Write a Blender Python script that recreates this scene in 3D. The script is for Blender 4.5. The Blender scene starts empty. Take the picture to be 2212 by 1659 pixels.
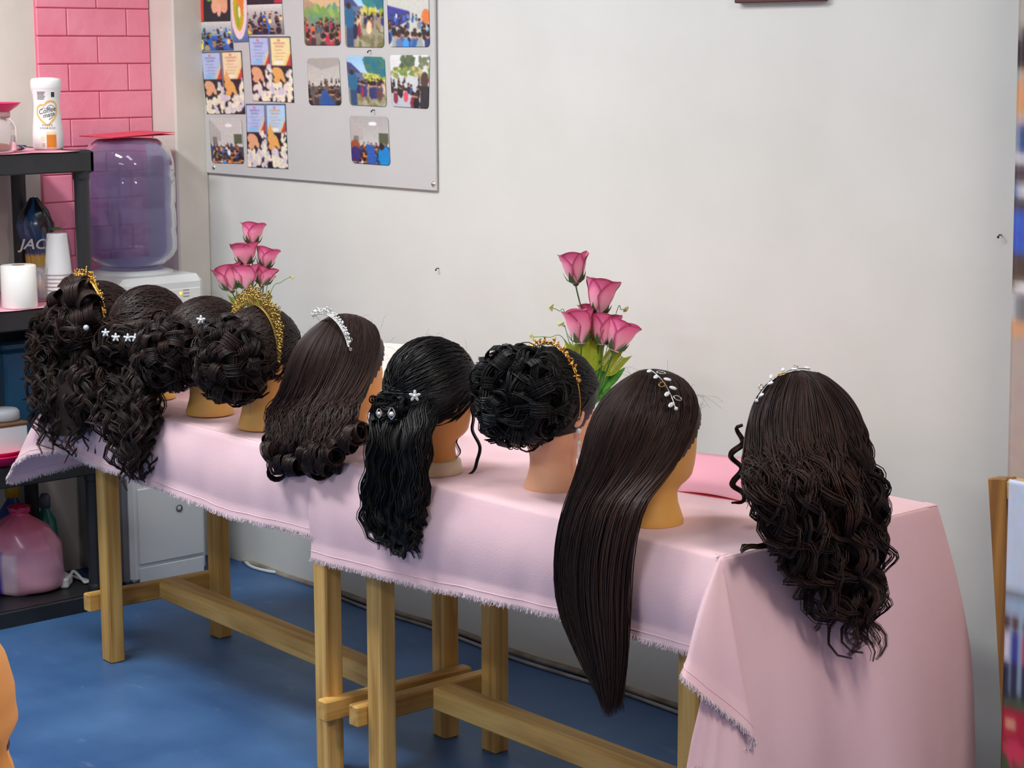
import bpy, math, random
import numpy as np
from mathutils import Matrix, Vector

# ------------------------------------------------------------------ camera
W, H, FPX = 2212.0, 1659.0, 4290.0
def _n(v): return v/np.linalg.norm(v)
_dL = _n(np.array([-2758-W/2, 118-H/2, FPX]))
_dR = np.array([5870-W/2, 100-H/2, FPX]); _dR = _n(_dR-_dL*(_dR@_dL))
RX, RY = -_dL, _dR
RZ = np.cross(RX, RY)
RW = np.stack([RX, RY, RZ])                  # world = RW @ cam (x right, y down, z forward)
CAM = np.array([5.6835, -3.6874, 1.72])
cd = bpy.data.cameras.new('camera'); cam = bpy.data.objects.new('camera', cd)
bpy.context.scene.collection.objects.link(cam)
cd.sensor_width = 36.0; cd.lens = FPX/W*36.0; cd.clip_start = 0.05
_m = np.eye(4); _m[:3, 0] = RW[:, 0]; _m[:3, 1] = -RW[:, 1]; _m[:3, 2] = -RW[:, 2]; _m[:3, 3] = CAM
cam.matrix_world = Matrix(_m.tolist())
bpy.context.scene.camera = cam
def ray(u, v): return RW@np.array([u-W/2, v-H/2, FPX])
def onz(u, v, z): d = ray(u, v); return CAM+d*((z-CAM[2])/d[2])
def ony(u, v, y): d = ray(u, v); return CAM+d*((y-CAM[1])/d[1])
def onx(u, v, x): d = ray(u, v); return CAM+d*((x-CAM[0])/d[0])
def ond(u, v, p):                            # point of the ray at the depth of point p
    dep = (RW.T@(np.array(p)-CAM))[2]; return CAM+ray(u, v)*(dep/FPX)

# ------------------------------------------------------------------ world, lights, exposure
sc = bpy.context.scene
sc.view_settings.view_transform = 'Standard'; sc.view_settings.look = 'None'
sc.view_settings.exposure = -.55; sc.view_settings.gamma = 1.0
wd = bpy.data.worlds.new('world'); sc.world = wd; wd.use_nodes = True
wd.node_tree.nodes['Background'].inputs[0].default_value = (0.9, 0.95, 1.0, 1)
wd.node_tree.nodes['Background'].inputs[1].default_value = 0.3
def area(name, loc, target, sx, sy, power, col):
    l = bpy.data.lights.new(name, 'AREA'); l.shape = 'RECTANGLE'; l.size = sx; l.size_y = sy; l.energy = power; l.color = col
    o = bpy.data.objects.new(name, l); sc.collection.objects.link(o); o.location = loc
    o.rotation_euler = (Vector(target)-Vector(loc)).to_track_quat('-Z', 'Y').to_euler(); return o
LAMPS = [((2.2, -1.35, 2.83), 1.2, .3, 24, (.98, .99, 1)), ((5.1, -1.5, 2.83), 1.2, .3, 68, (1, .89, .79)), ((.9, -1.95, 2.83), 1.2, .3, 84, (.97, .99, 1)), ((3.4, -4.0, 2.83), 1.2, .3, 58, (.93, .97, 1.0))]
for i, (p, sx, sy, e, c) in enumerate(LAMPS):
    area('ceiling_lamp_light', p, (p[0], p[1], 0), sx, sy, e, c)

# ------------------------------------------------------------------ helpers
rng = np.random.default_rng(7); random.seed(7)
COL = sc.collection
def lin(c):
    c = np.asarray(c, float); return np.where(c <= .04045, c/12.92, ((c+.055)/1.055)**2.4)
def rgb(r, g, b): return tuple(lin(np.array([r, g, b])/255.0))
class MB:
    def __init__(s): s.V = []; s.F = []; s.n = 0; s.C = []
    def add(s, V, faces, col=None):
        V = np.asarray(V, float).reshape(-1, 3)
        for f in (faces if isinstance(faces, list) else [faces]):
            s.F.append(np.asarray(f, int)+s.n)
        s.V.append(V); s.n += len(V)
        c = np.ones((len(V), 4)); 
        if col is not None:
            col = np.asarray(col, float)
            c[:, :3] = col[..., :3] if col.ndim > 1 else col[:3]
        s.C.append(c); return s
    def box(s, c, d, M=None, bev=0.0):
        c = np.array(c, float); d = np.array(d, float)/2
        if bev <= 0:
            v = np.array([[x, y, z] for x in (-1, 1) for y in (-1, 1) for z in (-1, 1)])*d
            f = np.array([[0, 1, 3, 2], [4, 6, 7, 5], [0, 4, 5, 1], [2, 3, 7, 6], [0, 2, 6, 4], [1, 5, 7, 3]])
            fs = [f]
        else:
            b = min(bev, d.min()*.9); pts = []; idx = {}
            for sx in (-1, 1):
                for sy in (-1, 1):
                    for sz in (-1, 1):
                        for k in range(3):
                            q = np.array([sx, sy, sz])*d
                            for j in range(3):
                                if j != k: q[j] -= [sx, sy, sz][j]*b
                            idx[(sx, sy, sz, k)] = len(pts); pts.append(q)
            v = np.array(pts); q4 = []; t3 = []
            for k in range(3):
                a, e = [j for j in range(3) if j != k]
                for sg in (-1, 1):
                    ring = []
                    for (p, q) in ((-1, -1), (1, -1), (1, 1), (-1, 1)):
                        t = [0, 0, 0]; t[k] = sg; t[a] = p; t[e] = q; ring.append(idx[(*t, k)])
                    flip = (sg > 0) != (k == 1)
                    q4.append(ring if flip else ring[::-1])
                for p in (-1, 1):
                    for q in (-1, 1):
                        t0 = [0, 0, 0]; t0[k] = -1; t0[a] = p; t0[e] = q; t1 = list(t0); t1[k] = 1
                        q4.append([idx[(*t0, a)], idx[(*t1, a)], idx[(*t1, e)], idx[(*t0, e)]])
            for sx in (-1, 1):
                for sy in (-1, 1):
                    for sz in (-1, 1): t3.append([idx[(sx, sy, sz, k)] for k in range(3)])
            fs = [np.array(q4), np.array(t3)]
        if M is not None: v = v@np.array(M).T
        return s.add(v+c, fs)
    def grid(s, P, col=None, wrap_u=False, wrap_v=False):
        P = np.asarray(P, float); a, b = P.shape[:2]
        i = np.arange(a if wrap_u else a-1); j = np.arange(b if wrap_v else b-1)
        I, J = np.meshgrid(i, j, indexing='ij'); I2 = (I+1) % a; J2 = (J+1) % b
        f = np.stack([I*b+J, I2*b+J, I2*b+J2, I*b+J2], -1).reshape(-1, 4)
        return s.add(P.reshape(-1, 3), f, None if col is None else np.asarray(col).reshape(-1, 3))
    def lathe(s, prof, c=(0, 0, 0), n=32, M=None, sx=1, sy=1, col=None):
        prof = np.array(prof, float); t = np.linspace(0, 2*np.pi, n, endpoint=False)
        P = np.stack([prof[:, None, 0]*np.cos(t)*sx, prof[:, None, 0]*np.sin(t)*sy, np.repeat(prof[:, 1:2], n, 1)], -1)
        if M is not None: P = P@np.array(M).T
        return s.grid(P+np.array(c), wrap_v=True, col=col)
    def tubes(s, P, r, sides=3, col=None):
        P = np.asarray(P, float)
        if P.ndim == 2: P = P[None]
        N, M, _ = P.shape; r = np.broadcast_to(np.asarray(r, float), (N, M))
        T, e1, e2 = frames(P)
        a = np.linspace(0, 2*np.pi, sides, endpoint=False)
        V = P[:, :, None]+r[:, :, None, None]*(np.cos(a)[:, None]*e1[:, :, None]+np.sin(a)[:, None]*e2[:, :, None])
        base = np.arange(N)[:, None, None]*(M*sides); i = np.arange(M-1)[None, :, None]; k = np.arange(sides)[None, None]
        k2 = (k+1) % sides
        f = np.stack([base+i*sides+k, base+i*sides+k2, base+(i+1)*sides+k2, base+(i+1)*sides+k], -1).reshape(-1, 4)
        c = None
        if col is not None:
            c = np.asarray(col, float)
            c = np.broadcast_to(c.reshape((N, 1, 1, 3) if c.ndim == 2 else (1, 1, 1, 3)), (N, M, sides, 3)).reshape(-1, 3)
        return s.add(V.reshape(-1, 3), f, c)
    def ball(s, c, r, n=8, sc_=(1, 1, 1), M=None, col=None):
        p = np.linspace(0.001, np.pi-.001, n); pr = np.stack([np.sin(p), np.cos(p)], 1)[::-1]
        t = np.linspace(0, 2*np.pi, n*2, endpoint=False)
        P = np.stack([pr[:, None, 0]*np.cos(t), pr[:, None, 0]*np.sin(t), np.repeat(pr[:, 1:2], n*2, 1)], -1)*r*np.array(sc_)
        if M is not None: P = P@np.array(M).T
        return s.grid(P+np.array(c), wrap_v=True, col=col)
    def build(s, name, mat=None, parent=None, smooth=True, colors=False):
        V = np.concatenate(s.V); me = bpy.data.meshes.new(name)
        me.vertices.add(len(V)); me.vertices.foreach_set('co', V.astype(np.float32).ravel())
        lv = np.concatenate([f.ravel() for f in s.F]); lt = np.concatenate([np.full(len(f), f.shape[1]) for f in s.F])
        ls = np.concatenate([[0], np.cumsum(lt)[:-1]])
        me.loops.add(len(lv)); me.loops.foreach_set('vertex_index', lv.astype(np.int32))
        me.polygons.add(len(lt)); me.polygons.foreach_set('loop_start', ls.astype(np.int32))
        me.update(calc_edges=True); me.validate()
        me.polygons.foreach_set('use_smooth', np.full(len(me.polygons), smooth))
        if colors:
            a = me.color_attributes.new('Col', 'FLOAT_COLOR', 'POINT')
            a.data.foreach_set('color', np.concatenate(s.C).astype(np.float32).ravel())
        o = bpy.data.objects.new(name, me); COL.objects.link(o)
        if mat: me.materials.append(mat)
        if parent: o.parent = parent
        return o
def frames(P):
    T = np.gradient(P, axis=1); T /= np.linalg.norm(T, axis=2, keepdims=True)+1e-9
    ref = np.where(np.abs(T[:, :1, 2:3]) > .8, np.array([1., 0, 0]), np.array([0, 0, 1.]))[:, 0]
    e = np.cross(T[:, 0], ref); e /= np.linalg.norm(e, axis=1, keepdims=True)+1e-9
    E = np.empty_like(P); E[:, 0] = e
    for k in range(1, P.shape[1]):
        e = e-T[:, k]*np.sum(e*T[:, k], 1, keepdims=True); e /= np.linalg.norm(e, axis=1, keepdims=True)+1e-9; E[:, k] = e
    return T, E, np.cross(T, E)
def catmull(C, M):
    C = np.asarray(C, float); sq = C.ndim == 2
    if sq: C = C[None]
    K = C.shape[1]; A = np.concatenate([2*C[:, :1]-C[:, 1:2], C, 2*C[:, -1:]-C[:, -2:-1]], 1)
    t = np.linspace(0, K-1-1e-6, M); i = t.astype(int); u = (t-i)[None, :, None]
    p0, p1, p2, p3 = A[:, i], A[:, i+1], A[:, i+2], A[:, i+3]
    o = .5*((2*p1)+(-p0+p2)*u+(2*p0-5*p1+4*p2-p3)*u*u+(-p0+3*p1-3*p2+p3)*u**3)
    return o[0] if sq else o
def relax(P, n=10):
    P = P.copy()
    for _ in range(n): P[:, 3:-1] += .5*(.5*(P[:, 2:-2]+P[:, 4:])-P[:, 3:-1])
    return P
def even(P):
    s = arclen(P); t = np.linspace(0, 1, P.shape[1]); return np.stack([np.stack([np.interp(t*s[i, -1], s[i], P[i, :, k]) for k in range(3)], 1) for i in range(len(P))])
def arclen(P):
    d = np.linalg.norm(np.diff(P, axis=1), axis=2); return np.concatenate([np.zeros((len(P), 1)), np.cumsum(d, 1)], 1)
def rotz(a): c, s = math.cos(a), math.sin(a); return np.array([[c, -s, 0], [s, c, 0], [0, 0, 1]])
def axes_to(z, x=None):
    z = _n(np.array(z, float)); x = np.array([1, 0, 0.]) if x is None else np.array(x, float)
    if abs(z@_n(x)) > .95: x = np.array([0, 1, 0.])
    x = _n(x-z*(x@z)); return np.stack([x, np.cross(z, x), z], 1)
def tag(o, label, cat, group=None):
    o['label'] = label; o['category'] = cat
    if group: o['group'] = group
    return o
def thing(name, label, cat, loc=(0, 0, 0), rz=0, group=None):
    o = bpy.data.objects.new(name, None); COL.objects.link(o); o.location = loc; o.rotation_euler = (0, 0, rz)
    o.empty_display_size = .05
    return tag(o, label, cat, group)
def struct(o): o['kind'] = 'structure'; return o
def at_thing(b, loc, rz=0):            # shift a world-space MB into a frame at loc/rz
    M = rotz(-rz)
    b.V = [(v-np.array(loc))@M.T for v in b.V]; return b

# ------------------------------------------------------------------ materials
def mat(name, col, rough=.6, metal=0, spec=.5, **k):
    m = bpy.data.materials.new(name); m.use_nodes = True; b = m.node_tree.nodes['Principled BSDF']
    b.inputs['Base Color'].default_value = (*col[:3], 1); b.inputs['Roughness'].default_value = rough
    b.inputs['Metallic'].default_value = metal; b.inputs['Specular IOR Level'].default_value = spec
    for n, v in k.items(): b.inputs[n.replace('_', ' ')].default_value = v
    return m
def nodes(m): return m.node_tree.nodes, m.node_tree.links, m.node_tree.nodes['Principled BSDF']
def noisecol(m, c1, c2, scale=5, det=4, coords='Object', stretch=(1, 1, 1), lo=.35, hi=.65, bump=0, bscale=None, rough=None):
    N, L, b = nodes(m); tc = N.new('ShaderNodeTexCoord'); mp = N.new('ShaderNodeMapping'); mp.inputs['Scale'].default_value = stretch
    L.new(tc.outputs[coords], mp.inputs['Vector'])
    nz = N.new('ShaderNodeTexNoise'); nz.inputs['Scale'].default_value = scale; nz.inputs['Detail'].default_value = det
    L.new(mp.outputs[0], nz.inputs['Vector'])
    r = N.new('ShaderNodeValToRGB'); r.color_ramp.elements[0].position = lo; r.color_ramp.elements[1].position = hi
    r.color_ramp.elements[0].color = (*c1, 1); r.color_ramp.elements[1].color = (*c2, 1)
    L.new(nz.outputs['Fac'], r.inputs['Fac']); L.new(r.outputs['Color'], b.inputs['Base Color'])
    if bump:
        nb = N.new('ShaderNodeTexNoise'); nb.inputs['Scale'].default_value = bscale or scale; nb.inputs['Detail'].default_value = 3
        L.new(mp.outputs[0], nb.inputs['Vector'])
        bp = N.new('ShaderNodeBump'); bp.inputs['Strength'].default_value = bump; bp.inputs['Distance'].default_value = .01
        L.new(nb.outputs['Fac'], bp.inputs['Height']); L.new(bp.outputs[0], b.inputs['Normal'])
    return m
def attrcol(m):
    N, L, b = nodes(m); a = N.new('ShaderNodeAttribute'); a.attribute_name = 'Col'; L.new(a.outputs['Color'], b.inputs['Base Color']); return m
M_wall = noisecol(mat('wall_paint', (.7, .7, .68), .62, spec=.3), rgb(219, 220, 214), rgb(226, 227, 222), 3, 5, lo=.3, hi=.7, bump=.12, bscale=9)
M_wall2 = noisecol(mat('warm_wall_paint', (.7, .7, .68), .62, spec=.3), rgb(216, 212, 200), rgb(226, 222, 211), 4, 5, bump=.2, bscale=14)
M_ceil = mat('ceiling_paint', rgb(228, 228, 225), .8)
M_pinkwall = noisecol(mat('pink_foam_brick', (.8, .3, .4), .55), rgb(244, 140, 164), rgb(248, 154, 176), 6, 3, bump=.35, bscale=22)
M_floor = mat('blue_floor_paint', (.1, .2, .4), .42)
def floor_nodes():
    N, L, b = nodes(M_floor); tc = N.new('ShaderNodeTexCoord')
    def nz(scale, det, st=(1, 1, 1)):
        mp = N.new('ShaderNodeMapping'); mp.inputs['Scale'].default_value = st; L.new(tc.outputs['Object'], mp.inputs['Vector'])
        n = N.new('ShaderNodeTexNoise'); n.inputs['Scale'].default_value = scale; n.inputs['Detail'].default_value = det; L.new(mp.outputs[0], n.inputs['Vector']); return n
    a = nz(3, 6); r = N.new('ShaderNodeValToRGB'); r.color_ramp.elements[0].position = .3; r.color_ramp.elements[1].position = .72
    r.color_ramp.elements[0].color = (*rgb(44, 84, 134), 1); r.color_ramp.elements[1].color = (*rgb(72, 112, 160), 1); L.new(a.outputs['Fac'], r.inputs['Fac'])
    c = nz(9, 6, (1, 1.9, 1)); r2 = N.new('ShaderNodeValToRGB'); r2.color_ramp.elements[0].position = .64; r2.color_ramp.elements[1].position = .8
    r2.color_ramp.elements[0].color = (0, 0, 0, 1); r2.color_ramp.elements[1].color = (.32, .32, .32, 1); L.new(c.outputs['Fac'], r2.inputs['Fac'])
    mx = N.new('ShaderNodeMixRGB'); mx.inputs['Color2'].default_value = (*rgb(150, 172, 186), 1)
    L.new(r2.outputs['Color'], mx.inputs['Fac']); L.new(r.outputs['Color'], mx.inputs['Color1']); L.new(mx.outputs[0], b.inputs['Base Color'])
    g = nz(5, 4); mr = N.new('ShaderNodeMapRange'); mr.inputs['To Min'].default_value = .34; mr.inputs['To Max'].default_value = .6
    L.new(g.outputs['Fac'], mr.inputs['Value']); L.new(mr.outputs[0], b.inputs['Roughness'])
    bp = N.new('ShaderNodeBump'); bp.inputs['Strength'].default_value = .2; bp.inputs['Distance'].default_value = .01; L.new(c.outputs['Fac'], bp.inputs['Height']); L.new(bp.outputs[0], b.inputs['Normal'])
floor_nodes()
def wood(name, c1, c2, st):
    m = mat(name, c1, .55); N, L, b = nodes(m); tc = N.new('ShaderNodeTexCoord'); mp = N.new('ShaderNodeMapping'); mp.inputs['Scale'].default_value = st
    L.new(tc.outputs['Object'], mp.inputs['Vector'])
    nz = N.new('ShaderNodeTexNoise'); nz.inputs['Scale'].default_value = 30; nz.inputs['Detail'].default_value = 5; nz.inputs['Distortion'].default_value = .6
    L.new(mp.outputs[0], nz.inputs['Vector'])
    r = N.new('ShaderNodeValToRGB'); e = r.color_ramp.elements; e[0].position = .3; e[0].color = (*[q*.62 for q in c2], 1); e[1].position = .66; e[1].color = (*c1, 1); e3 = e.new(.42); e3.color = (*c2, 1)
    L.new(nz.outputs['Fac'], r.inputs['Fac'])
    kn = N.new('ShaderNodeTexNoise'); kn.inputs['Scale'].default_value = 9; kn.inputs['Detail'].default_value = 1
    mp2 = N.new('ShaderNodeMapping'); mp2.inputs['Scale'].default_value = tuple(1 if q > .5 else .5 for q in st); L.new(tc.outputs['Object'], mp2.inputs['Vector']); L.new(mp2.outputs[0], kn.inputs['Vector'])
    r2 = N.new('ShaderNodeValToRGB'); r2.color_ramp.elements[0].position = .74; r2.color_ramp.elements[1].position = .8; r2.color_ramp.elements[0].color = (0, 0, 0, 1); r2.color_ramp.elements[1].color = (.6, .6, .6, 1)
    L.new(kn.outputs['Fac'], r2.inputs['Fac'])
    mx = N.new('ShaderNodeMixRGB'); mx.inputs['Color2'].default_value = (*rgb(92, 58, 26), 1); L.new(r2.outputs[0], mx.inputs['Fac']); L.new(r.outputs[0], mx.inputs['Color1'])
    L.new(mx.outputs[0], b.inputs['Base Color'])
    bp = N.new('ShaderNodeBump'); bp.inputs['Strength'].default_value = .25; bp.inputs['Distance'].default_value = .004; L.new(nz.outputs['Fac'], bp.inputs['Height']); L.new(bp.outputs[0], b.inputs['Normal'])
    return m
W1, W2 = rgb(230, 188, 110), rgb(196, 148, 74)
M_woodz = wood('pine_upright_grain', W1, W2, (1, 1, .05)); M_woodx = wood('pine_long_grain', W1, W2, (.05, 1, 1)); M_woody = wood('pine_cross_grain', rgb(222, 178, 100), W2, (1, .05, 1))
M_cloth = noisecol(mat('pink_cotton', (.8, .6, .6), .9, spec=.15, Sheen_Weight=.15), rgb(243, 204, 211), rgb(246, 210, 216), 4, 3, bump=.06, bscale=260)
M_fray = mat('frayed_white_thread', rgb(246, 226, 230), .9)
M_black = noisecol(mat('black_plastic', (.02, .02, .02), .45), rgb(32, 34, 37), rgb(40, 42, 45), 8, 3, bump=.05, bscale=60)
M_white = mat('white_plastic', rgb(232, 235, 235), .35)
M_grey = mat('grey_plastic', rgb(150, 150, 152), .35)
M_gold = mat('gold_metal', rgb(232, 178, 88), .25, 1); M_dgold = mat('antique_gold_metal', rgb(196, 160, 88), .32, 1)
M_agold = mat('dark_antique_gold', rgb(150, 122, 62), .38, 1)
M_silver = mat('silver_metal', rgb(226, 226, 220), .2, 1)
M_gem = mat('rhinestone', rgb(235, 242, 245), .08, 0, 1.0, IOR=1.8)
M_pearl = mat('pearl', rgb(240, 235, 225), .2)
M_hotpink = mat('hot_pink_plastic', rgb(244, 40, 108), .38)
M_photo = attrcol(mat('photo_print', (1, 1, 1), .35))
M_print = attrcol(mat('printed_colour', (1, 1, 1), .5))
M_petal = attrcol(mat('rose_petal', (1, 1, 1), .6, Sheen_Weight=.2))
M_green = noisecol(mat('green_leaf', (.1, .4, .05), .45), rgb(46, 128, 34), rgb(86, 168, 44), 30, 2)
M_dgreen = mat('dark_green_calyx', rgb(58, 100, 46), .6)
M_lime = mat('lime_fern', rgb(166, 188, 40), .55)
M_buds = mat('pale_green_bud', rgb(206, 220, 150), .6)
M_pinkpaper = mat('pink_card', rgb(240, 168, 186), .7); M_redpaper = mat('coral_card', rgb(226, 72, 96), .6)
M_paper = mat('white_paper', rgb(236, 236, 230), .85)
def skin(name, c): return mat(name, c, .5, 0, .35, Subsurface_Weight=.08, Subsurface_Scale=.01)
M_skin = {'y': skin('mannequin_yellow_vinyl', rgb(232, 178, 98)), 'o': skin('mannequin_orange_vinyl', rgb(222, 160, 84)), 'p': skin('mannequin_peach_vinyl', rgb(232, 178, 142))}
def hairmat(name, c1, c2, rough=.4):
    m = mat(name, c1, rough, 0, .32); N, L, b = nodes(m); a = N.new('ShaderNodeAttribute'); a.attribute_name = 'Col'
    mx = N.new('ShaderNodeMixRGB'); mx.inputs['Color1'].default_value = (*c1, 1); mx.inputs['Color2'].default_value = (*c2, 1)
    sp = N.new('ShaderNodeSeparateColor'); L.new(a.outputs['Color'], sp.inputs[0]); L.new(sp.outputs[0], mx.inputs['Fac']); L.new(mx.outputs[0], b.inputs['Base Color'])
    return m
M_hair = {'d': hairmat('dark_brown_hair', rgb(22, 14, 13), rgb(58, 38, 31), .46), 'b': hairmat('brown_hair', rgb(28, 17, 15), rgb(68, 43, 34), .44), 'k': hairmat('black_hair', rgb(9, 9, 10), rgb(26, 24, 25), .4)}

# ------------------------------------------------------------------ room shell
XR, YF, ZC = 7.6, -5.6, 2.9
struct(MB().box(((XR-.3)/2, YF/2, -.05), (XR+.9, -YF+.4, .1)).build('floor', M_floor, smooth=False))
struct(MB().box(((XR-.3)/2, YF/2, ZC+.05), (XR+.9, -YF+.4, .1)).build('ceiling', M_ceil, smooth=False))
struct(MB().box((XR/2, .06, ZC/2), (XR+.6, .12, ZC)).build('wall_back', M_wall, smooth=False))
struct(MB().box((-.21, YF/2, ZC/2), (.12, -YF, ZC)).build('wall_left', M_wall2, smooth=False))
struct(MB().box((XR+.06, YF/2, ZC/2), (.12, -YF, ZC)).build('wall_right', noisecol(mat('warm_bounce_paint', (.8, .5, .4), .7), rgb(240, 182, 166), rgb(244, 190, 174), 3, 3), smooth=False))  # unseen wall, its salmon tint added to bounce warm light onto the cloth end
struct(MB().box((XR/2, YF-.06, ZC/2), (XR+.6, .12, ZC)).build('wall_front', M_wall, smooth=False))
struct(MB().box((-.075, -.0625, ZC/2), (.15, .125, ZC), bev=.006).build('trim_1', M_wall2, smooth=False))
# ceiling lamps
lampgroup = 'ceiling strip lamps'
for i, (p, sx, sy, e, c) in enumerate(LAMPS):
    t = thing('ceiling_lamp', ['white strip lamp on the ceiling above the pink tables', 'white strip lamp on the ceiling to the right of the tables', 'white strip lamp on the ceiling over the left aisle', 'white strip lamp on the ceiling behind the camera'][i], 'lamp', (p[0], p[1], ZC), 0)
    MB().box((0, 0, -.02), (sx+.06, sy+.06, .04), bev=.008).build('housing', M_white, t, False)
    em = bpy.data.materials.get('lamp_diffuser') or mat('lamp_diffuser', (1, 1, 1), .5)
    bb = em.node_tree.nodes['Principled BSDF']; bb.inputs['Emission Color'].default_value = (1, .98, .95, 1); bb.inputs['Emission Strength'].default_value = 2
    MB().box((0, 0, -.045), (sx, sy, .01)).build('diffuser', em, t, False)
# pink foam brick panel on the left wall
pw = struct(MB().box((-.148, -.336, 1.835), (.004, .42, 2.13)).build('trim_2', mat('pink_grout', rgb(240, 134, 160), .7), smooth=False))
nb = 0
bme = None
bh = .089
rows = 33
for r_ in range(rows):
    z = -.01+r_*bh
    if z < .76: continue
    zt_ = -.01+(r_+1)*bh
    off = .0 if r_ % 2 else .11
    y = -.545
    segs = []
    y0 = -.545-off
    while y0 < -.127:
        a, b_ = max(y0, -.545), min(y0+.22, -.127)
        if b_-a > .02: segs.append((a, b_))
        y0 += .22
    for a, b_ in segs:
        o = MB().box((-.1425, (a+b_)/2, (z+min(zt_, 2.9))/2), (.009, b_-a-.003, min(zt_, 2.9)-z-.003), bev=.0028).build('brick', M_pinkwall, pw, False)
# skirting dirt line: slim grey-beige bead of sealant at the wall foot
struct(MB().tubes(catmull(np.array([[x, -.006+.003*math.sin(x*7), .006+.003*math.sin(x*11)] for x in np.linspace(.15, 7.5, 60)]), 240), .009, 6).build('baseboard_back', noisecol(mat('dirty_sealant', (.4, .38, .35), .9), rgb(120, 112, 104), rgb(176, 170, 160), 9, 4), smooth=True))

# ------------------------------------------------------------------ tables
ZT = .775
def table(label, x0, x1, yf0, yf1, dep, cb_side0, cb_side1, sz, px0, px1):
    # four posts, cross bars fixed to the post sides, one long stretcher, plank top
    t = thing('trestle_table', label, 'table', ((x0+x1)/2, (yf0+yf1)/2+dep/2, 0), 0, None)
    o = np.array(t.location)
    ang = math.atan2(yf1-yf0, x1-x0); Mz = rotz(ang)
    lw, ld = .056, .046
    def part(name, c, d, m, M=Mz, bev=.004): MB().box(np.array(c)-o, d, M, bev).build(name, m, t, False)
    for (x, yf, cs) in ((x0, yf0, cb_side0), (x1, yf1, cb_side1)):
        part('leg', (x, yf+ld/2, .3675), (lw, ld, .735), M_woodz)
        part('leg', (x, yf+dep-ld/2, .3675), (lw, ld, .735), M_woodz)
        part('crossbar', (x+cs*(lw/2+.018), yf+dep/2-.012, .168), (.036, dep+.03, .052), M_woody)
    ym = (yf0+yf1)/2+dep/2
    L = abs(x1-x0)-.02
    part('stretcher', ((x0+x1)/2, ym-.0, sz), (L, .062, .056), M_woodx)
    # plank top
    for k in range(4):
        MB().box(np.array([(px0+px1)/2, -.975+.08+.162*k, .7525])-o, (px1-px0, .159, .033), None, .003).build('plank', M_woodx, t, False)
    return t
table('pine trestle table at the left under the cloth with shorter drop', .826, 1.948, -.925, -.985, .41, -1, 1, .185, .715, 2.025)
table('pine trestle table at the right under the cloth reaching the floor', 2.112, 3.13, -.952, -.965, .40, -1, 1, .182, 2.035, 3.228)

# ------------------------------------------------------------------ tablecloths
def wrinkle(P, amp, seed):
    r = np.random.default_rng(seed); out = np.zeros(P.shape[:2])
    for _ in range(7):
        k = r.normal(size=3)*np.array([9, 9, 5]); out += np.sin(P@k+r.uniform(0, 6.28))/7
    return out*amp
def drape(tops, outs, hems, nrow=26, belly=.012, seed=1, drop_wave=.002, lift=0):
    """columns from table edge to hem: tops (N,3), hems (N,3)"""
    tops = np.array(tops); hems = np.array(hems); outs = np.array(outs); N = len(tops)
    v = np.linspace(0, 1, nrow)[None, :, None]
    P = tops[:, None]+(hems-tops)[:, None]*v
    P = P+outs[:, None]*(belly*np.sin(np.pi*np.minimum(v*1.2, 1)))
    s = np.concatenate([[0], np.cumsum(np.linalg.norm(np.diff(hems, axis=0), axis=1))])
    w = np.sin(s*34+seed)+.6*np.sin(s*61+2*seed)+.5*np.sin(s*17+seed*.7)
    P = P+outs[:, None]*(drop_wave*w[:, None, None]*v**1.3)
    P = P+outs[:, None]*wrinkle(P, .004, seed)[..., None]*v
    # rounded start
    dg_ = ((np.abs(outs[:, 0]) > .02) & (np.abs(outs[:, 1]) > .02))[:, None]
    inner = tops-outs*np.where(dg_, .009, .03); inner[:, 2] = ZT+.0035+lift+.0003*outs[:, 0]
    mid = tops-outs*np.where(dg_, .006, .008); mid[:, 2] = ZT+.003+lift
    mid2 = tops-outs*.002; mid2[:, 2] = ZT+.001+lift
    P[:, 0, 2] = ZT-.004+lift
    return np.concatenate([inner[:, None], mid[:, None], mid2[:, None], P], 1)
def fringe(hem, outs, n, ln=.0075, seed=0):
    r = np.random.default_rng(seed); hem = np.array(hem)
    s = r.uniform(0, len(hem)-1.001, n); i = s.astype(int); u = (s-i)[:, None]
    p = hem[i]*(1-u)+hem[i+1]*u; d = np.stack([r.normal(0, .35, n), r.normal(0, .35, n), -np.ones(n)], 1); d /= np.linalg.norm(d, axis=1, keepdims=True)
    L = (ln*r.uniform(.5, 1.3, n))[:, None]
    p0 = p+np.array([0, 0, .004]); p1 = p+d*L*.5+r.normal(0, .0012, (n, 3)); p2 = p+d*L+r.normal(0, .002, (n, 3))
    return np.stack([p0, p1, p2], 1)
def ipath(pts, n):
    pts = np.array(pts, float); d = np.concatenate([[0], np.cumsum(np.linalg.norm(np.diff(pts, axis=0), axis=1))]); s = np.linspace(0, d[-1], n)
    return np.stack([np.interp(s, d, pts[:, k]) for k in range(3)], 1)
def unit2(v): v = np.array(v, float); return v/np.linalg.norm(v, axis=-1, keepdims=True)
def hemline(mb, P, back=3):                     # stitched ridge a little above the hem
    q = P[:, -back]; return mb.tubes(q, 0.0011, 5)
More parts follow.
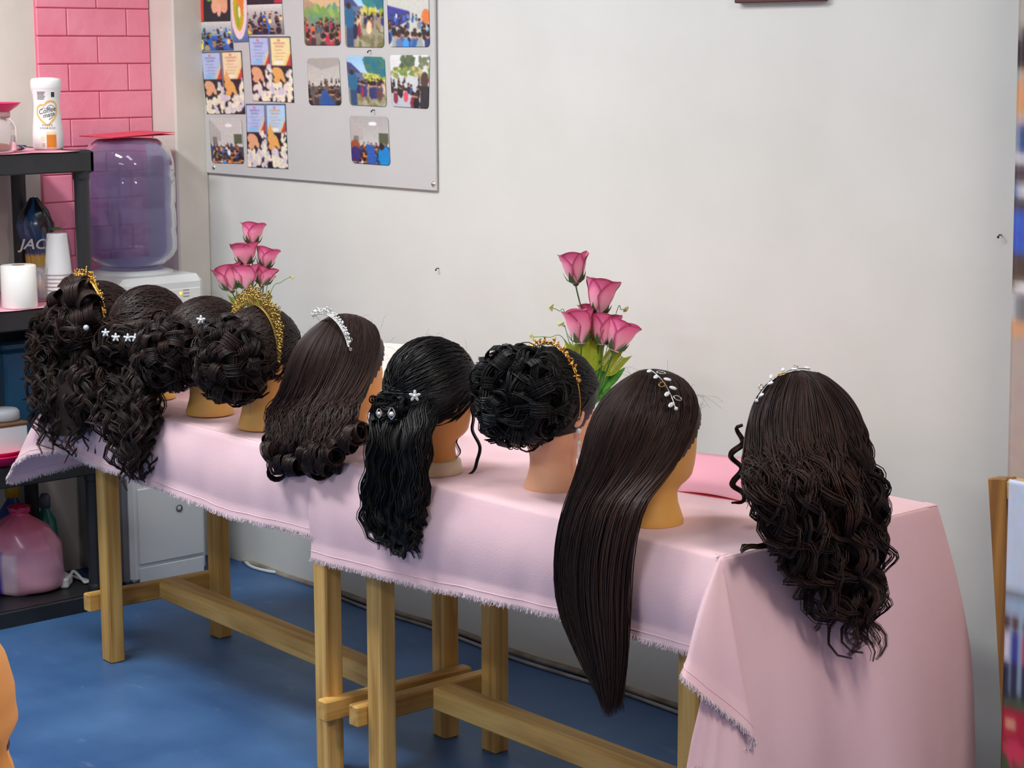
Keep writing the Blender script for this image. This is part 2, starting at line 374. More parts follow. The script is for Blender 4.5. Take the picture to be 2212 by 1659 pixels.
# left cloth -------------------------------------------------------
XL, YFR, YBK = .70, -.985, -.325
def topgrid(x0, x1, y0, y1, seed, lift=0):
    xs = np.linspace(x0, x1, 60); ys = np.linspace(y0, y1, 30); P = np.stack(np.meshgrid(xs, ys, indexing='ij')+[np.zeros((60, 30))], -1)
    e_ = np.clip(np.minimum(np.minimum(P[..., 0]-x0, x1-P[..., 0]), np.minimum(P[..., 1]-y0, y1-P[..., 1]))/.05, 0, 1); P[..., 2] = ZT+.0026+lift+np.abs(wrinkle(P, .003, seed))*e_; return P
def cloth1():
    n1, nc, n2 = 40, 26, 110
    tl = np.stack([np.full(n1, XL), np.linspace(YBK, YFR, n1), np.full(n1, ZT)], 1)
    a = np.linspace(math.pi, 1.5*math.pi, nc)
    tc = np.stack([XL+.01+.01*np.cos(a), YFR+.01+.01*np.sin(a), np.full(nc, ZT)], 1)
    tf = np.stack([np.linspace(XL+.02, 2.03, n2), np.full(n2, YFR), np.full(n2, ZT)], 1)
    tops = np.concatenate([tl, tc, tf])
    outs = np.concatenate([np.repeat([[-1., 0, 0]], n1, 0), np.stack([np.cos(a), np.sin(a), 0*a], 1), np.repeat([[0, -1., 0]], n2, 0)])
    hemk = np.concatenate([ipath([(.64, YBK, .56), (.63, -.6, .55), (.60, -.85, .535), (.575, -.98, .515)], n1),
                           ipath([(.565, -1.0, .507), (.55, -1.05, .498), (.56, -1.075, .515), (.60, -1.075, .56), (.66, -1.06, .595)], nc),
                           ipath([(.70, -1.035, .605), (.80, -1.012, .622), (.90, -1.005, .604), (1.23, -1.004, .594), (1.6, -1.004, .575), (1.953, -1.004, .592), (2.03, -1.004, .592)], n2)])
    P = drape(tops, outs, hemk, seed=3)
    t = thing('tablecloth', 'pink frayed tablecloth on the left table, drooping at its free corner', 'tablecloth', (1.35, -.65, ZT), 0)
    b = MB().grid(P); b.grid(topgrid(XL+.004, 2.03, YFR+.004, YBK-.004, 5))
    hb = MB(); hemline(hb, P[:, :, :] if False else P)
    # back drop
    nb_ = 50; tb = np.stack([np.linspace(XL, 2.03, nb_), np.full(nb_, YBK), np.full(nb_, ZT)], 1); hb2 = tb+np.array([0, .02, -.16])
    b.grid(drape(tb, np.repeat([[0, 1., 0]], nb_, 0), hb2, seed=8, lift=-.0012))
    loc = np.array(t.location)
    at_thing(b, loc).build('cloth', M_cloth, t)
    at_thing(hb, loc).build('hem_stitch', M_cloth, t)
    f = MB().tubes(fringe(P[:, -1], outs, 2600, seed=1), np.array([.0009, .0009, .0004]), 3)
    o = at_thing(f, loc).build('frayed_edge', M_fray, t); o['kind'] = 'stuff'
cloth1()
def cloth2():
    X0, X1 = 1.95, 3.24
    n1, nc, n2 = 110, 90, 70
    tf = np.stack([np.linspace(X0, X1-.012, n1), np.full(n1, YFR-.006), np.full(n1, ZT)], 1)
    a = np.linspace(-math.pi/2, 0, nc)
    tc = np.stack([X1-.012+.012*np.cos(a), YFR+.006+.012*np.sin(a), np.full(nc, ZT)], 1)
    te = np.stack([np.full(n2, X1), np.linspace(YFR+.008, YBK, n2), np.full(n2, ZT)], 1)
    tops = np.concatenate([tf, tc, te])
    outs = np.concatenate([np.repeat([[0, -1., 0]], n1, 0), np.stack([np.cos(a), np.sin(a), 0*a], 1), np.repeat([[1., 0, 0]], n2, 0)])
    hf = ipath([(X0, -1.012, .536), (2.2, -1.012, .545), (2.4, -1.012, .556), (2.82, -1.01, .581), (3.17, -1.008, .586)], n1)
    ck = catmull(np.array([(3.18, -1.01, .584), (3.205, -1.05, .578), (3.235, -1.095, .572), (3.262, -1.085, .552), (3.285, -1.03, .50), (3.305, -.972, .445), (3.297, -.965, .425), (3.272, -1.03, .41), (3.255, -1.085, .39), (3.25, -1.10, .36), (3.262, -1.09, .25), (3.28, -1.07, .14), (3.30, -1.045, .06)]), nc)
    he = ipath([(3.305, -1.02, .045), (3.32, -.7, .04), (3.325, -.4, .045), (3.31, -.20, .05)], n2)
    hem = np.concatenate([hf, ck, he])
    P = drape(tops, outs, hem, nrow=40, seed=11, belly=.014, lift=.003)
    # broad soft pleats on the long end drop
    v = np.linspace(0, 1, 40); e0 = n1+nc
    for k in range(n2):
        y = te[k, 1]; w = .02*math.sin((y+1.0)*17)+.012*math.sin((y+.2)*31+1)
        P[e0+k, 3:, 0] += w*v**1.2
        P[e0+k, 3:, 1] += (np.clip((y+.6)/.28, 0, 1))*.05*np.minimum(v*2.2, 1)*(1-v)
    t = thing('tablecloth', 'pink frayed tablecloth on the right table, hanging to the floor at its end', 'tablecloth', (2.6, -.65, ZT), 0)
    b = MB().grid(P); b.grid(topgrid(X0, X1-.004, YFR+.002, YBK-.004, 15, .003))
    nb_ = 50; tb = np.stack([np.linspace(X0, X1, nb_), np.full(nb_, YBK), np.full(nb_, ZT)], 1)
    b.grid(drape(tb, np.repeat([[0, 1., 0]], nb_, 0), tb+np.array([0, .02, -.16]), seed=9, lift=.0018))
    # left cut edge lying on the other cloth, its front drop closed by a thin turned edge
    loc = np.array(t.location); hb = MB(); hb.tubes(P[:n1+60, -4], 0.0011, 5)
    at_thing(b, loc).build('cloth', M_cloth, t)
    at_thing(hb, loc).build('hem_stitch', M_cloth, t)
    f = MB().tubes(fringe(P[:n1+nc, -1], outs, 3000, seed=2), np.array([.0009, .0009, .0004]), 3)
    o = at_thing(f, loc).build('frayed_edge', M_fray, t); o['kind'] = 'stuff'
cloth2()

# ------------------------------------------------------------------ notice board with photographs
def card(name, quad, img, rad, m=M_photo, parent=None, thick=.0008):
    """quad: 4 world corners TL,TR,BR,BL; img (h,w,3) sRGB 0..1"""
    h, w = img.shape[:2]; q = np.array(quad); wm = np.linalg.norm(q[1]-q[0]); hm = np.linalg.norm(q[3]-q[0])
    U, V = np.meshgrid(np.linspace(0, 1, w)*wm, np.linspace(0, 1, h)*hm)
    if rad > 0:
        for cx, cy, sx, sy in ((rad, rad, -1, -1), (wm-rad, rad, 1, -1), (rad, hm-rad, -1, 1), (wm-rad, hm-rad, 1, 1)):
            k = ((U-cx)*sx > 0) & ((V-cy)*sy > 0); d = np.hypot(U-cx, V-cy)+1e-9; k &= d > rad
            U = np.where(k, cx+(U-cx)*rad/d, U); V = np.where(k, cy+(V-cy)*rad/d, V)
    u = (U/wm)[..., None]; v = (V/hm)[..., None]
    P = (q[0]*(1-u)+q[1]*u)*(1-v)+(q[3]*(1-u)+q[2]*u)*v
    c = q.mean(0); b = MB().grid(P-c, lin(np.clip(img, 0, 1)))
    o = b.build(name, m, parent, True, True); o.location = c
    s = o.modifiers.new('thickness', 'SOLIDIFY'); s.thickness = thick; s.offset = 0
    return o
class Paint:
    def __init__(s, w, h, top, bot, seed=0):
        w, h = int(w*1.35), int(h*1.35)
        s.w, s.h = w, h; s.r = np.random.default_rng(seed)
        g = np.linspace(0, 1, h)[:, None, None]; s.a = np.array(top)/255*(1-g)+np.array(bot)/255*g; s.a = np.repeat(s.a, w, 1)
        s.X, s.Y = np.meshgrid((np.arange(w)+.5)/w, (np.arange(h)+.5)/h)
    def ell(s, x, y, rx, ry, c, rot=0):
        dx, dy = s.X-x, s.Y-y; cr, sr = math.cos(rot), math.sin(rot)
        k = ((dx*cr+dy*sr)/rx)**2+((-dx*sr+dy*cr)/ry)**2 < 1; s.a[k] = np.array(c)/255; return s
    def poly(s, pts, c):
        k = np.zeros(s.X.shape, bool); n = len(pts)
        for i in range(n):
            x1, y1 = pts[i]; x2, y2 = pts[(i+1) % n]
            cond = ((y1 > s.Y) != (y2 > s.Y)) & (s.X < (x2-x1)*(s.Y-y1)/(y2-y1+1e-9)+x1); k ^= cond
        s.a[k] = np.array(c)/255; return s
    def rect(s, x0, y0, x1, y1, c): return s.poly([(x0, y0), (x1, y0), (x1, y1), (x0, y1)], c)
    def specks(s, n, x0, y0, x1, y1, r, cols):
        for _ in range(n):
            s.ell(s.r.uniform(x0, x1), s.r.uniform(y0, y1), r*s.r.uniform(.5, 1.4), r*s.r.uniform(.5, 1.4)*s.w/s.h, cols[s.r.integers(len(cols))], s.r.uniform(0, 3))
        return s
    def crowd(s, n, y0, y1, cols, hair=((30, 22, 20), (60, 40, 32))):
        for y in np.sort(y0+(y1-y0)*s.r.uniform(0, 1, n*2)**1.4):
            x = s.r.uniform(0, 1); k = .025+.075*(y-y0)/(y1-y0+1e-6)
            s.ell(x, y+k*1.7, k*.85, k*1.4, np.clip(np.array(cols[s.r.integers(len(cols))])*s.r.uniform(.7, 1.5), 0, 255)); s.ell(x, y, k*.5, k*.55, (196, 148, 118)); s.ell(x, y-k*.25, k*.55, k*.42, hair[s.r.integers(len(hair))])
        return s
    def out(s, noise=.05):
        a = s.a+s.r.normal(0, noise, s.a.shape)
        for _ in range(1):
            p = np.pad(a, ((1, 1), (1, 1), (0, 0)), 'edge'); a = sum(p[i:i+a.shape[0], j:j+a.shape[1]]*w for i, j, w in ((1, 1, .36), (0, 1, .12), (2, 1, .12), (1, 0, .12), (1, 2, .12), (0, 0, .04), (0, 2, .04), (2, 0, .04), (2, 2, .04)))
        return a*1.08
BLUE, NAVY, BLK, SK, DK = (38, 98, 190), (34, 40, 84), (22, 24, 30), (218, 160, 112), (44, 36, 40)
WH = (232, 230, 224)
def room(seed, ceil=(196, 192, 188), cols=None):
    p = Paint(40, 54, ceil, (206, 204, 200), seed); p.poly([(0, 0), (.35, .32), (.35, .5), (0, .55)], (178, 172, 166)); p.ell(.6, .16, .1, .04, (248, 248, 244))
    p.rect(.1, .42, .22, .6, (120, 118, 112)); p.rect(.75, .35, .98, .55, (86, 92, 70))
    p.rect(0, .62, 1, 1, (70, 66, 80)); p.crowd(26, .55, .95, cols or [BLUE, NAVY, BLK, (150, 90, 60), (200, 196, 190), (210, 110, 50)]); return p
def street(seed):
    p = Paint(42, 54, (150, 196, 232), (226, 236, 240), seed); p.specks(40, .55, .0, 1, .4, .1, [(30, 110, 130), (44, 130, 130), (60, 120, 100)])
    p.poly([(0, .12), (.12, .14), (.38, .34), (0, .36)], (64, 70, 120)); p.rect(0, .34, .5, .5, (96, 108, 140)); p.specks(26, .45, .36, 1, .5, .06, [(190, 186, 60), (150, 160, 60), (210, 200, 110)])
    p.rect(0, .52, 1, 1, (150, 146, 120)); p.specks(40, .3, .6, 1, 1, .06, [(128, 122, 84), (170, 164, 140), (110, 110, 70)])
    p.crowd(14, .44, .58, [NAVY, (60, 66, 120), (90, 60, 60), (180, 150, 120)]); p.ell(.14, .52, .13, .2, (26, 100, 140)); p.ell(.12, .33, .06, .05, (40, 32, 30)); p.rect(.06, .68, .24, .98, (40, 70, 110)); p.ell(.38, .72, .04, .12, (150, 40, 60)); return p
def certs(seed, warm, hands):
    p = Paint(44, 62, (40, 46, 74), (30, 28, 36), seed)
    for k in range(2):
        x = .02+.5*k; c = (176, 190, 226) if (k == 0) else warm
        p.rect(x, .02, x+.46, .44, c); p.poly([(x+.46, .26), (x+.46, .44), (x+.34, .44)], (196, 62, 56)); p.poly([(x+.34, .44), (x+.46, .2), (x+.44, .2), (x+.3, .44)], (232, 206, 110))
        for j in range(6): p.rect(x+.08+.03*(j % 2), .1+j*.05, x+.34-.03*(j % 3), .115+j*.05, (136, 140, 190) if k == 0 else (204, 160, 130))
        p.ell(x+.2, .07, .03, .02, (214, 120, 110)); p.ell(x+.17, .4, .12, .03, (130, 190, 230) if k == 0 else (240, 236, 214))
        p.rect(x, .44, x+.48, 1, (32, 30, 38))
        p.specks(34, x, .72, x+.48, .98, .06, [(226, 214, 200), (206, 196, 206), (238, 226, 196)]); p.specks(10, x+.36, .46, x+.48, .75, .05, [(232, 226, 200), (208, 200, 204)])
        s_ = (226, 166, 92) if k else (224, 164, 124)
        p.ell(x+.14, .56, .14, .09, s_, .3); p.ell(x+.24, .62, .09, .045, s_, .9); p.ell(x+.1, .66, .08, .05, s_)
        if hands: p.poly([(x, .44), (x+.08, .3), (x+.2, .52), (x+.1, .62)], s_) if k else None
    p.rect(.485, 0, .505, 1, (190, 190, 200)); return p
def bc(x, y): return ony(400+x*.2577, y*.2577, -.0135)
brd = thing('notice_board', 'grey-white notice board with photographs on the wall above the left table', 'board', (.6, -.003, 1.318), -.0, None)
bq = [ony(u, v, 0) for u, v in ((450, 373), (948, 412))]
XB0, XB1, ZB0, ZB1 = -.003+.004, 1.213, 1.3188, 2.1
MB().box(((XB0+XB1)/2-.6, -.0045, (ZB0+ZB1)/2-1.318), (XB1-XB0, .009, ZB1-ZB0), bev=.002).build('panel', noisecol(mat('board_laminate', (.6, .6, .6), .4), rgb(202, 202, 200), rgb(210, 210, 208), 2, 3), brd, False)
for (u, v) in ((463, 362), (938, 398)):
    p = ony(u, v, -.009)-np.array([.6, 0, 1.318]); MB().lathe([(0, .004), (.006, .0035), (.009, 0)], p, 16, axes_to((0, -1, 0))).build('screw_cap', M_silver, brd)
PH = [
 ('hand photo with red sleeve at the top left of the notice board', [(85, -150), (372, -150), (378, 175), (92, 182)], lambda: Paint(40, 46, (30, 32, 48), (34, 34, 46), 1).rect(0, 0, .24, 1, (214, 66, 44)).ell(.6, .5, .12, .3, (232, 172, 138), .2).ell(.78, .45, .14, .35, (226, 164, 128), -.2).ell(.68, .72, .06, .16, (236, 176, 150)).ell(.4, .3, .12, .2, (120, 160, 60)), 0),
 ('small crowd photo with blue floor under the hand photo', [(100, 190), (385, 182), (405, 420), (118, 425)], lambda: Paint(44, 38, (214, 210, 200), (36, 92, 168), 2).rect(.25, .5, .6, 1, BLUE).crowd(22, .2, .85, [NAVY, BLK, BLUE, (190, 160, 120), (220, 196, 80), (66, 96, 90)]), 0),
 ('photo of a pink oval dish on the notice board', [(372, -150), (512, -150), (532, 350), (407, 355)], lambda: Paint(26, 60, (226, 190, 190), (70, 110, 160), 3).ell(.45, .45, .52, .5, (240, 206, 212)).ell(.46, .42, .42, .42, (230, 214, 204)).ell(.46, .45, .32, .36, (196, 168, 40)).ell(.6, .25, .2, .3, (226, 130, 50)).ell(.4, .55, .1, .2, (140, 170, 40)).ell(.5, .5, .08, .1, (240, 220, 200)), 0),
 ('dark photo cut off by the picture edge above the guitar crowd photo', [(515, -180), (808, -180), (812, 28), (520, 38)], lambda: Paint(40, 28, (60, 40, 50), (28, 32, 42), 4).rect(.78, .1, 1, .96, (180, 50, 70)).specks(14, 0, 0, .7, .6, .1, [(70, 60, 70), (40, 80, 70), (120, 60, 60)]), 0),
 ('crowd photo with a blue aisle at the top middle of the board', [(520, 45), (810, 32), (830, 285), (530, 290)], lambda: Paint(44, 38, (216, 214, 206), (120, 110, 110), 5).poly([(.38, .35), (.5, .35), (.72, 1), (.45, 1)], BLUE).crowd(18, .25, .85, [BLK, NAVY, (220, 160, 100), (60, 60, 70)]).poly([(0, .8), (.14, .95), (0, 1)], (226, 190, 60)), 0),
 ('certificate and hand collage at the left edge of the board', [(130, 435), (472, 425), (503, 955), (185, 955)], lambda: certs(6, (236, 214, 172), True), 0),
 ('certificate and hand collage right of the leftmost one, higher up', [(532, 305), (880, 305), (913, 860), (570, 845)], lambda: certs(7, (238, 218, 160), False), 0),
 ('lowest certificate collage with a forearm on the board', [(510, 870), (840, 870), (863, 1415), (525, 1400)], lambda: certs(8, (170, 206, 236), True), 0),
 ('round-cornered photo of a grey-ceilinged room at the lower left of the board', [(200, 990), (470, 995), (495, 1372), (226, 1365)], lambda: room(9), .014),
 ('round-cornered photo of people under a tan awning', [(985, -170), (1290, -170), (1303, 380), (1003, 380)], lambda: Paint(40, 60, (206, 170, 130), (120, 110, 100), 10).poly([(0, .25), (.6, .48), (1, .4), (1, 0), (0, 0)], (214, 178, 136)).specks(40, 0, .42, 1, .62, .07, [(120, 160, 80), (96, 150, 120), (150, 180, 90)]).crowd(24, .58, .9, [DK, (110, 96, 60), (150, 30, 60), (60, 80, 90), (200, 70, 50)]), .014),
 ('upper round-cornered street photo with blue-green tree', [(1330, -120), (1655, -120), (1668, 398), (1345, 395)], lambda: street(11), .014),
 ('round-cornered photo of a salon with a blue wall at the top right of the board', [(1688, -120), (2040, -120), (2050, 393), (1710, 393)], lambda: Paint(44, 60, (206, 206, 196), (196, 196, 190), 12).poly([(0, .32), (.55, .42), (.55, .55), (0, .75)], (52, 62, 150)).crowd(26, .45, .85, [(60, 84, 130), (40, 110, 190), NAVY, (180, 190, 190), BLK, (90, 110, 150)]).ell(.92, .5, .1, .12, (220, 120, 60)), .014),
 ('round-cornered photo of a room with a blue carpet strip', [(1022, 490), (1290, 483), (1310, 882), (1040, 880)], lambda: Paint(40, 54, (180, 176, 170), (206, 202, 192), 13).poly([(0, .1), (.45, .25), (1, .15), (1, 0), (0, 0)], (166, 160, 154)).rect(0, .6, 1, 1, (96, 88, 84)).crowd(18, .45, .85, [BLK, DK, (80, 66, 56), (60, 60, 66)]).poly([(.42, .68), (.55, .68), (.85, 1), (.35, 1)], (28, 82, 150)), .014),
 ('lower round-cornered street photo with blue-green tree', [(1352, 470), (1670, 478), (1690, 895), (1380, 880)], lambda: street(14), .014),
 ('curling photo of a yard with palm tree and long-haired person', [(1715, 462), (2050, 462), (2040, 912), (1735, 892)], lambda: Paint(44, 54, (226, 226, 224), (176, 186, 194), 15).specks(50, .3, 0, .6, .25, .06, [(76, 96, 66), (90, 110, 80)]).specks(16, .75, .05, 1, .25, .05, [(110, 124, 96)]).specks(40, 0, .24, 1, .4, .06, [(110, 140, 60), (140, 150, 80), (200, 180, 140)]).crowd(12, .42, .8, [DK, (60, 80, 120), (150, 50, 70), BLK]).ell(.88, .48, .1, .16, (78, 58, 50)).rect(.78, .58, 1, 1, (44, 40, 46)), .012),
 ('round-cornered salon photo with a bright blue shirt, lowest on the board', [(1378, 970), (1700, 978), (1720, 1388), (1400, 1365)], lambda: room(16, (170, 166, 164)).ell(.12, .62, .12, .12, (150, 76, 50)).ell(.12, .8, .14, .16, (60, 44, 110)).ell(.86, .82, .16, .22, (26, 130, 200)).ell(.8, .62, .07, .07, (40, 30, 30)).poly([(.4, .58), (.6, .6), (.66, 1), (.44, 1)], (44, 90, 170)), .014),
]
for lab, q, fn, rad in PH:
    img = fn().out(.035); n = np.array([0, -.0006, 0])*1
    o = card('photo_print', [bc(*p)+n for p in q], img, rad); tag(o, lab, 'photo', 'photographs on the notice board')
# nails in the wall and the board
for (u, v, y, lab) in ((948, 580, 0, 'small bent nail in the bare wall right of the board'), (2163, 508, 0, 'small bent nail in the wall near the right picture edge'), (801, 110, -.0125, 'small nail in the board between the two street photos'), (809, 238, -.0125, 'small nail in the board above the lowest salon photo')):
    p = ony(u, v, y); b = MB().tubes(np.array([[0, .004, 0], [0, -.008, .001], [0, -.011, -.003]]), .0016, 6); b.lathe([(0, .001), (.003, .001), (.003, -.0005), (0, -.0005)], (0, -.0115, -.0035), 8, axes_to((0, -1, 0)))
    o = b.build('nail', mat('dark_nail', rgb(70, 62, 58), .5, .6)); o.location = p; tag(o, lab, 'nail')
# picture frame, only its lower rail in view
fz = ony(1690, 5, 0)[2]; x0, x1 = ony(1598, 5, 0)[0], ony(1790, 0, 0)[0]
fr = thing('picture_frame', 'dark red-brown picture frame at the top edge of the wall', 'frame', ((x0+x1)/2, 0, fz)); w_ = x1-x0
M_frame = mat('dark_red_wood', rgb(84, 46, 42), .5)
for nm, c, d in (('rail', (0, -.011, .012), (w_, .022, .024)), ('rail', (0, -.011, .43), (w_, .022, .024)), ('stile', (-w_/2+.012, -.011, .221), (.024, .022, .394)), ('stile', (w_/2-.012, -.011, .221), (.024, .022, .394))):
    MB().box(c, d, None, .003).build(nm, M_frame, fr, False)
MB().box((0, -.006, .221), (w_-.04, .008, .4)).build('backing_sheet', M_paper, fr, False)

# ------------------------------------------------------------------ black plastic shelf unit
SX0, SX1, SY0, SY1 = -.13, .33, -1.62, -.622
su = thing('shelf_unit', 'black plastic shelf unit standing beside the water dispenser', 'shelf', ((SX0+SX1)/2, (SY0+SY1)/2, 0))
so = np.array(su.location)
SHZ = [.05, .492, .962, 1.424]
for z in SHZ:
    b = MB().box(np.array([(SX0+SX1)/2, (SY0+SY1)/2, z-.006])-so, (SX1-SX0-.012, SY1-SY0-.012, .012))
    for c, d in (((SX1-.008, (SY0+SY1)/2, z-.031), (.016, SY1-SY0, .062)), ((SX0+.008, (SY0+SY1)/2, z-.031), (.016, SY1-SY0, .062)), (((SX0+SX1)/2, SY1-.008, z-.031), (SX1-SX0, .016, .062)), (((SX0+SX1)/2, SY0+.008, z-.031), (SX1-SX0, .016, .062))):
        b.box(np.array(c)-so, d, None, .004)
    for y in np.linspace(SY0+.12, SY1-.12, 6): b.box(np.array([(SX0+SX1)/2, y, z-.022])-so, (SX1-SX0-.03, .008, .03))
    o = b.build('shelf', M_black, su, False)
for x in (SX0+.03, SX1-.03):
    for y in (SY0+.03, SY1-.03):
        b = MB(); zs_ = [0.0]+SHZ
        for k in range(4):
            z0, z1 = (SHZ[k-1] if k else 0), SHZ[k]-.06
            if z1 > z0+.02: b.lathe([(.0, z0), (.026, z0), (.026, z0+.02), (.023, z0+.03), (.023, z1-.03), (.026, z1-.02), (.026, z1), (0, z1)], np.array([x, y, 0])-so, 16)
        b.box(np.array([x, y, SHZ[3]-.031])-so, (.058, .058, .07), None, .008)
        b.build('post', M_black, su, False)
def shelfpaper(z, lab):
    P = np.stack(np.meshgrid(np.linspace(SX0+.02, SX1+.004, 14), np.linspace(SY0+.03, SY1-.05, 30), indexing='ij')+[np.zeros((14, 30))], -1)
    P[..., 2] = .0018+.0012*np.sin(P[..., 1]*40)*np.sin(P[..., 0]*31)
    o = MB().grid(P-np.array([.1, -1.1, 0])).build('shelf_liner', M_pinkpaper); o.location = (.1, -1.1, z)
    o.modifiers.new('thickness', 'SOLIDIFY').thickness = .0008; tag(o, lab, 'liner')
shelfpaper(SHZ[3], 'pink paper liner on the top shelf under the creamer jar')
shelfpaper(SHZ[2], 'pink paper liner on the second shelf under the paper roll')

# ------------------------------------------------------------------ things on the shelves
def text_part(body, size, fn, mcol, parent, name='lettering', shear=0, sx=1):
    cu = bpy.data.curves.new('txt', 'FONT'); cu.body = body; cu.size = size; cu.align_x = 'CENTER'; cu.align_y = 'CENTER'; cu.shear = shear; cu.offset = size*.018
    to = bpy.data.objects.new('txt', cu); COL.objects.link(to); dg = bpy.context.evaluated_depsgraph_get()
    me = bpy.data.meshes.new_from_object(to.evaluated_get(dg)); bpy.data.objects.remove(to)
    for v in me.vertices: v.co = Vector(fn(v.co.x*sx, v.co.y))
    o = bpy.data.objects.new(name, me); COL.objects.link(o); me.materials.append(mcol); o.parent = parent; return o
vdir = np.array([.748, -.664])                      # towards the camera on the ground
FACE = math.atan2(-.664, .748)                      # heading of that direction
# creamer bottle
cp = onz(100, 323, SHZ[3]+.003); cp[:2] -= vdir*.03
cr = thing('creamer_bottle', 'white coffee creamer bottle with a gold heart on the top shelf', 'bottle', tuple(cp))
prof = np.array([(0, 0), (.043, 0), (.046, .006), (.0455, .05), (.043, .08), (.0395, .12), (.039, .14), (.041, .165), (.045, .182)])
def rad_at(z): return float(np.interp(z, prof[1:, 1], prof[1:, 0]))
MB().lathe(prof, n=40).build('body', M_white, cr)
MB().lathe([(.045, .182), (.046, .184), (.046, .205), (.042, .213), (.02, .2165), (0, .217)], n=40).build('lid', M_white, cr)
def wrap(h0, z0, off=.0006, tilt=0):
    def fn(x, y):
        x, y = x*math.cos(tilt)-y*math.sin(tilt), x*math.sin(tilt)+y*math.cos(tilt)
        z = z0+y; r = rad_at(z)+off; a = h0+x/r; return (r*math.cos(a), r*math.sin(a), z)
    return fn
hB = FACE+.22
def ribbon(parent, name, pts, wid, h0, m, off=.0005):
    pts = catmull(np.array([(*p, 0) for p in pts]), 60)[:, :2]; t = np.gradient(pts, axis=0); t /= np.linalg.norm(t, axis=1, keepdims=True); n = np.stack([-t[:, 1], t[:, 0]], 1)
    f = wrap(h0, 0, off); w = np.broadcast_to(wid, (60,))[:, None]
    P = np.array([[f(*(p+n_*ww*s)) for s in (-.5, .5)] for p, n_, ww in zip(pts, n, w)]); return MB().grid(P).build(name, m, parent)
def patch(parent, name, x0, x1, z0, z1, h0, m, off=.0005, e=0):
    f = wrap(h0, 0, off); xs = np.linspace(x0, x1, 10); zs = np.linspace(z0, z1, 8)
    P = np.array([[f(x*(1-e*(z-z1)/(z0-z1)) , z) for z in zs] for x in xs]); return MB().grid(P).build(name, m, parent)
M_lgold = mat('label_gold', rgb(222, 180, 96), .5); M_ltxt = mat('label_grey', rgb(120, 118, 116), .5); M_lblk = mat('label_black', rgb(52, 50, 48), .5)
heart = [(.0, .072), (-.018, .088), (-.031, .106), (-.031, .124), (-.02, .134), (-.008, .134), (.0, .142), (.014, .146), (.027, .139), (.031, .122), (.026, .1), (.012, .083), (.0, .072)]
ribbon(cr, 'gold_heart', heart, .006, hB, M_lgold)
ribbon(cr, 'heart_outline', [(-.018, .122), (-.01, .126), (-.002, .124), (.004, .131), (.014, .134), (.022, .127), (.024, .115)], .0016, hB, M_ltxt)
ribbon(cr, 'heart_outline', [(.023, .107), (.015, .097), (.005, .091)], np.linspace(.0008, .0026, 60), hB, M_ltxt)
text_part('Coffee', .0205, wrap(hB, .118, .0009, .22), M_ltxt, cr, shear=.2); text_part('mate', .0185, wrap(hB+.12, .105, .0009, .22), M_ltxt, cr, shear=.2)
text_part('E X T R A', .0075, wrap(hB, .074, .0009), M_ltxt, cr); text_part('C R E M O S O', .0075, wrap(hB, .065, .0009), M_ltxt, cr)
patch(cr, 'glass_of_coffee', -.004, .026, .004, .048, hB, mat('coffee_amber', rgb(206, 128, 44), .4), e=-.0)
patch(cr, 'coffee_foam', -.0045, .0265, .045, .054, hB, mat('coffee_foam', rgb(240, 216, 170), .5), .0008)
patch(cr, 'round_cookie', -.022, -.01, .028, .04, hB, mat('label_cream', rgb(240, 216, 160), .5)); patch(cr, 'small_seal', -.018, -.01, .008, .02, hB, mat('label_brown', rgb(200, 176, 150), .5))
for k in range(6): patch(cr, 'fine_print', -.03, -.004-.002*(k % 3), .172-.0042*k, .1745-.0042*k, hB, M_ltxt)
patch(cr, 'black_seal', .014, .025, .158, .173, hB, M_lblk)
# clear jar with pink plate on top
jp = onz(-14, 330, SHZ[3]+.003)
M_clear = mat('clear_plastic', (.95, .93, .92), .08, Transmission_Weight=.85, IOR=1.2)
jar = thing('candy_jar', 'clear jar under a pink plate on the top shelf', 'jar', tuple(jp))
MB().lathe([(0, .002), (.062, .002), (.068, .01), (.068, .075), (.058, .098), (.05, .102), (.05, .122), (.047, .122), (.047, .1), (.055, .094), (.064, .072), (.064, .012), (.0, .006)], n=36).build('glass_wall', M_clear, jar)
MB().lathe([(.0505, .104), (.0525, .104), (.0525, .121), (.0505, .121)], n=36).build('rim_band', mat('pale_pink_plastic', rgb(222, 176, 176), .5), jar)
pl = MB().lathe([(0, 0), (.055, 0), (.06, .004), (.075, .014), (.083, .022), (.084, .024), (.08, .022), (.058, .007), (0, .004)], n=44).build('plate', M_hotpink); pl.location = tuple(jp+np.array([0, 0, .1225])); tag(pl, 'hot pink plate lying on the clear jar', 'plate')
# candy packets
def packet(lab, p, L, wd_, cols, rz, tilt=0, hgt=.014):
    n, m_ = 16, 10; u = np.linspace(-1, 1, n); v = np.linspace(-1, 1, m_); U, V = np.meshgrid(u, v, indexing='ij')
    th = hgt*(1-U**4)*(1-V**2)+.0006; th += .0015*np.sin(U*17)*np.sin(V*9)
    b = MB(); c = np.where((np.sin(U*6+V*2) > .2)[..., None], np.array(cols[0]), np.array(cols[1]))
    for s in (1, -1): b.grid(np.stack([U*L/2, V*wd_/2*(1-.08*np.sin(U*14)**2), s*th/2*1.0+0*U], -1), c)
    o = b.build('candy_packet', M_print, None, True, True); o.location = tuple(p+np.array([0, 0, hgt/2+.001+abs(math.sin(tilt))*L/2])); o.rotation_euler = (0, tilt, rz); return tag(o, lab, 'packet')
OR, YE, BL2, WH2 = rgb(250, 110, 20), rgb(250, 190, 40), rgb(50, 70, 170), rgb(230, 226, 232)
q = onz(16, 327, SHZ[3]+.004); packet('flat orange candy packet in front of the clear jar', q+np.array([.0, -.0, 0]), .075, .04, (OR, YE), .6)
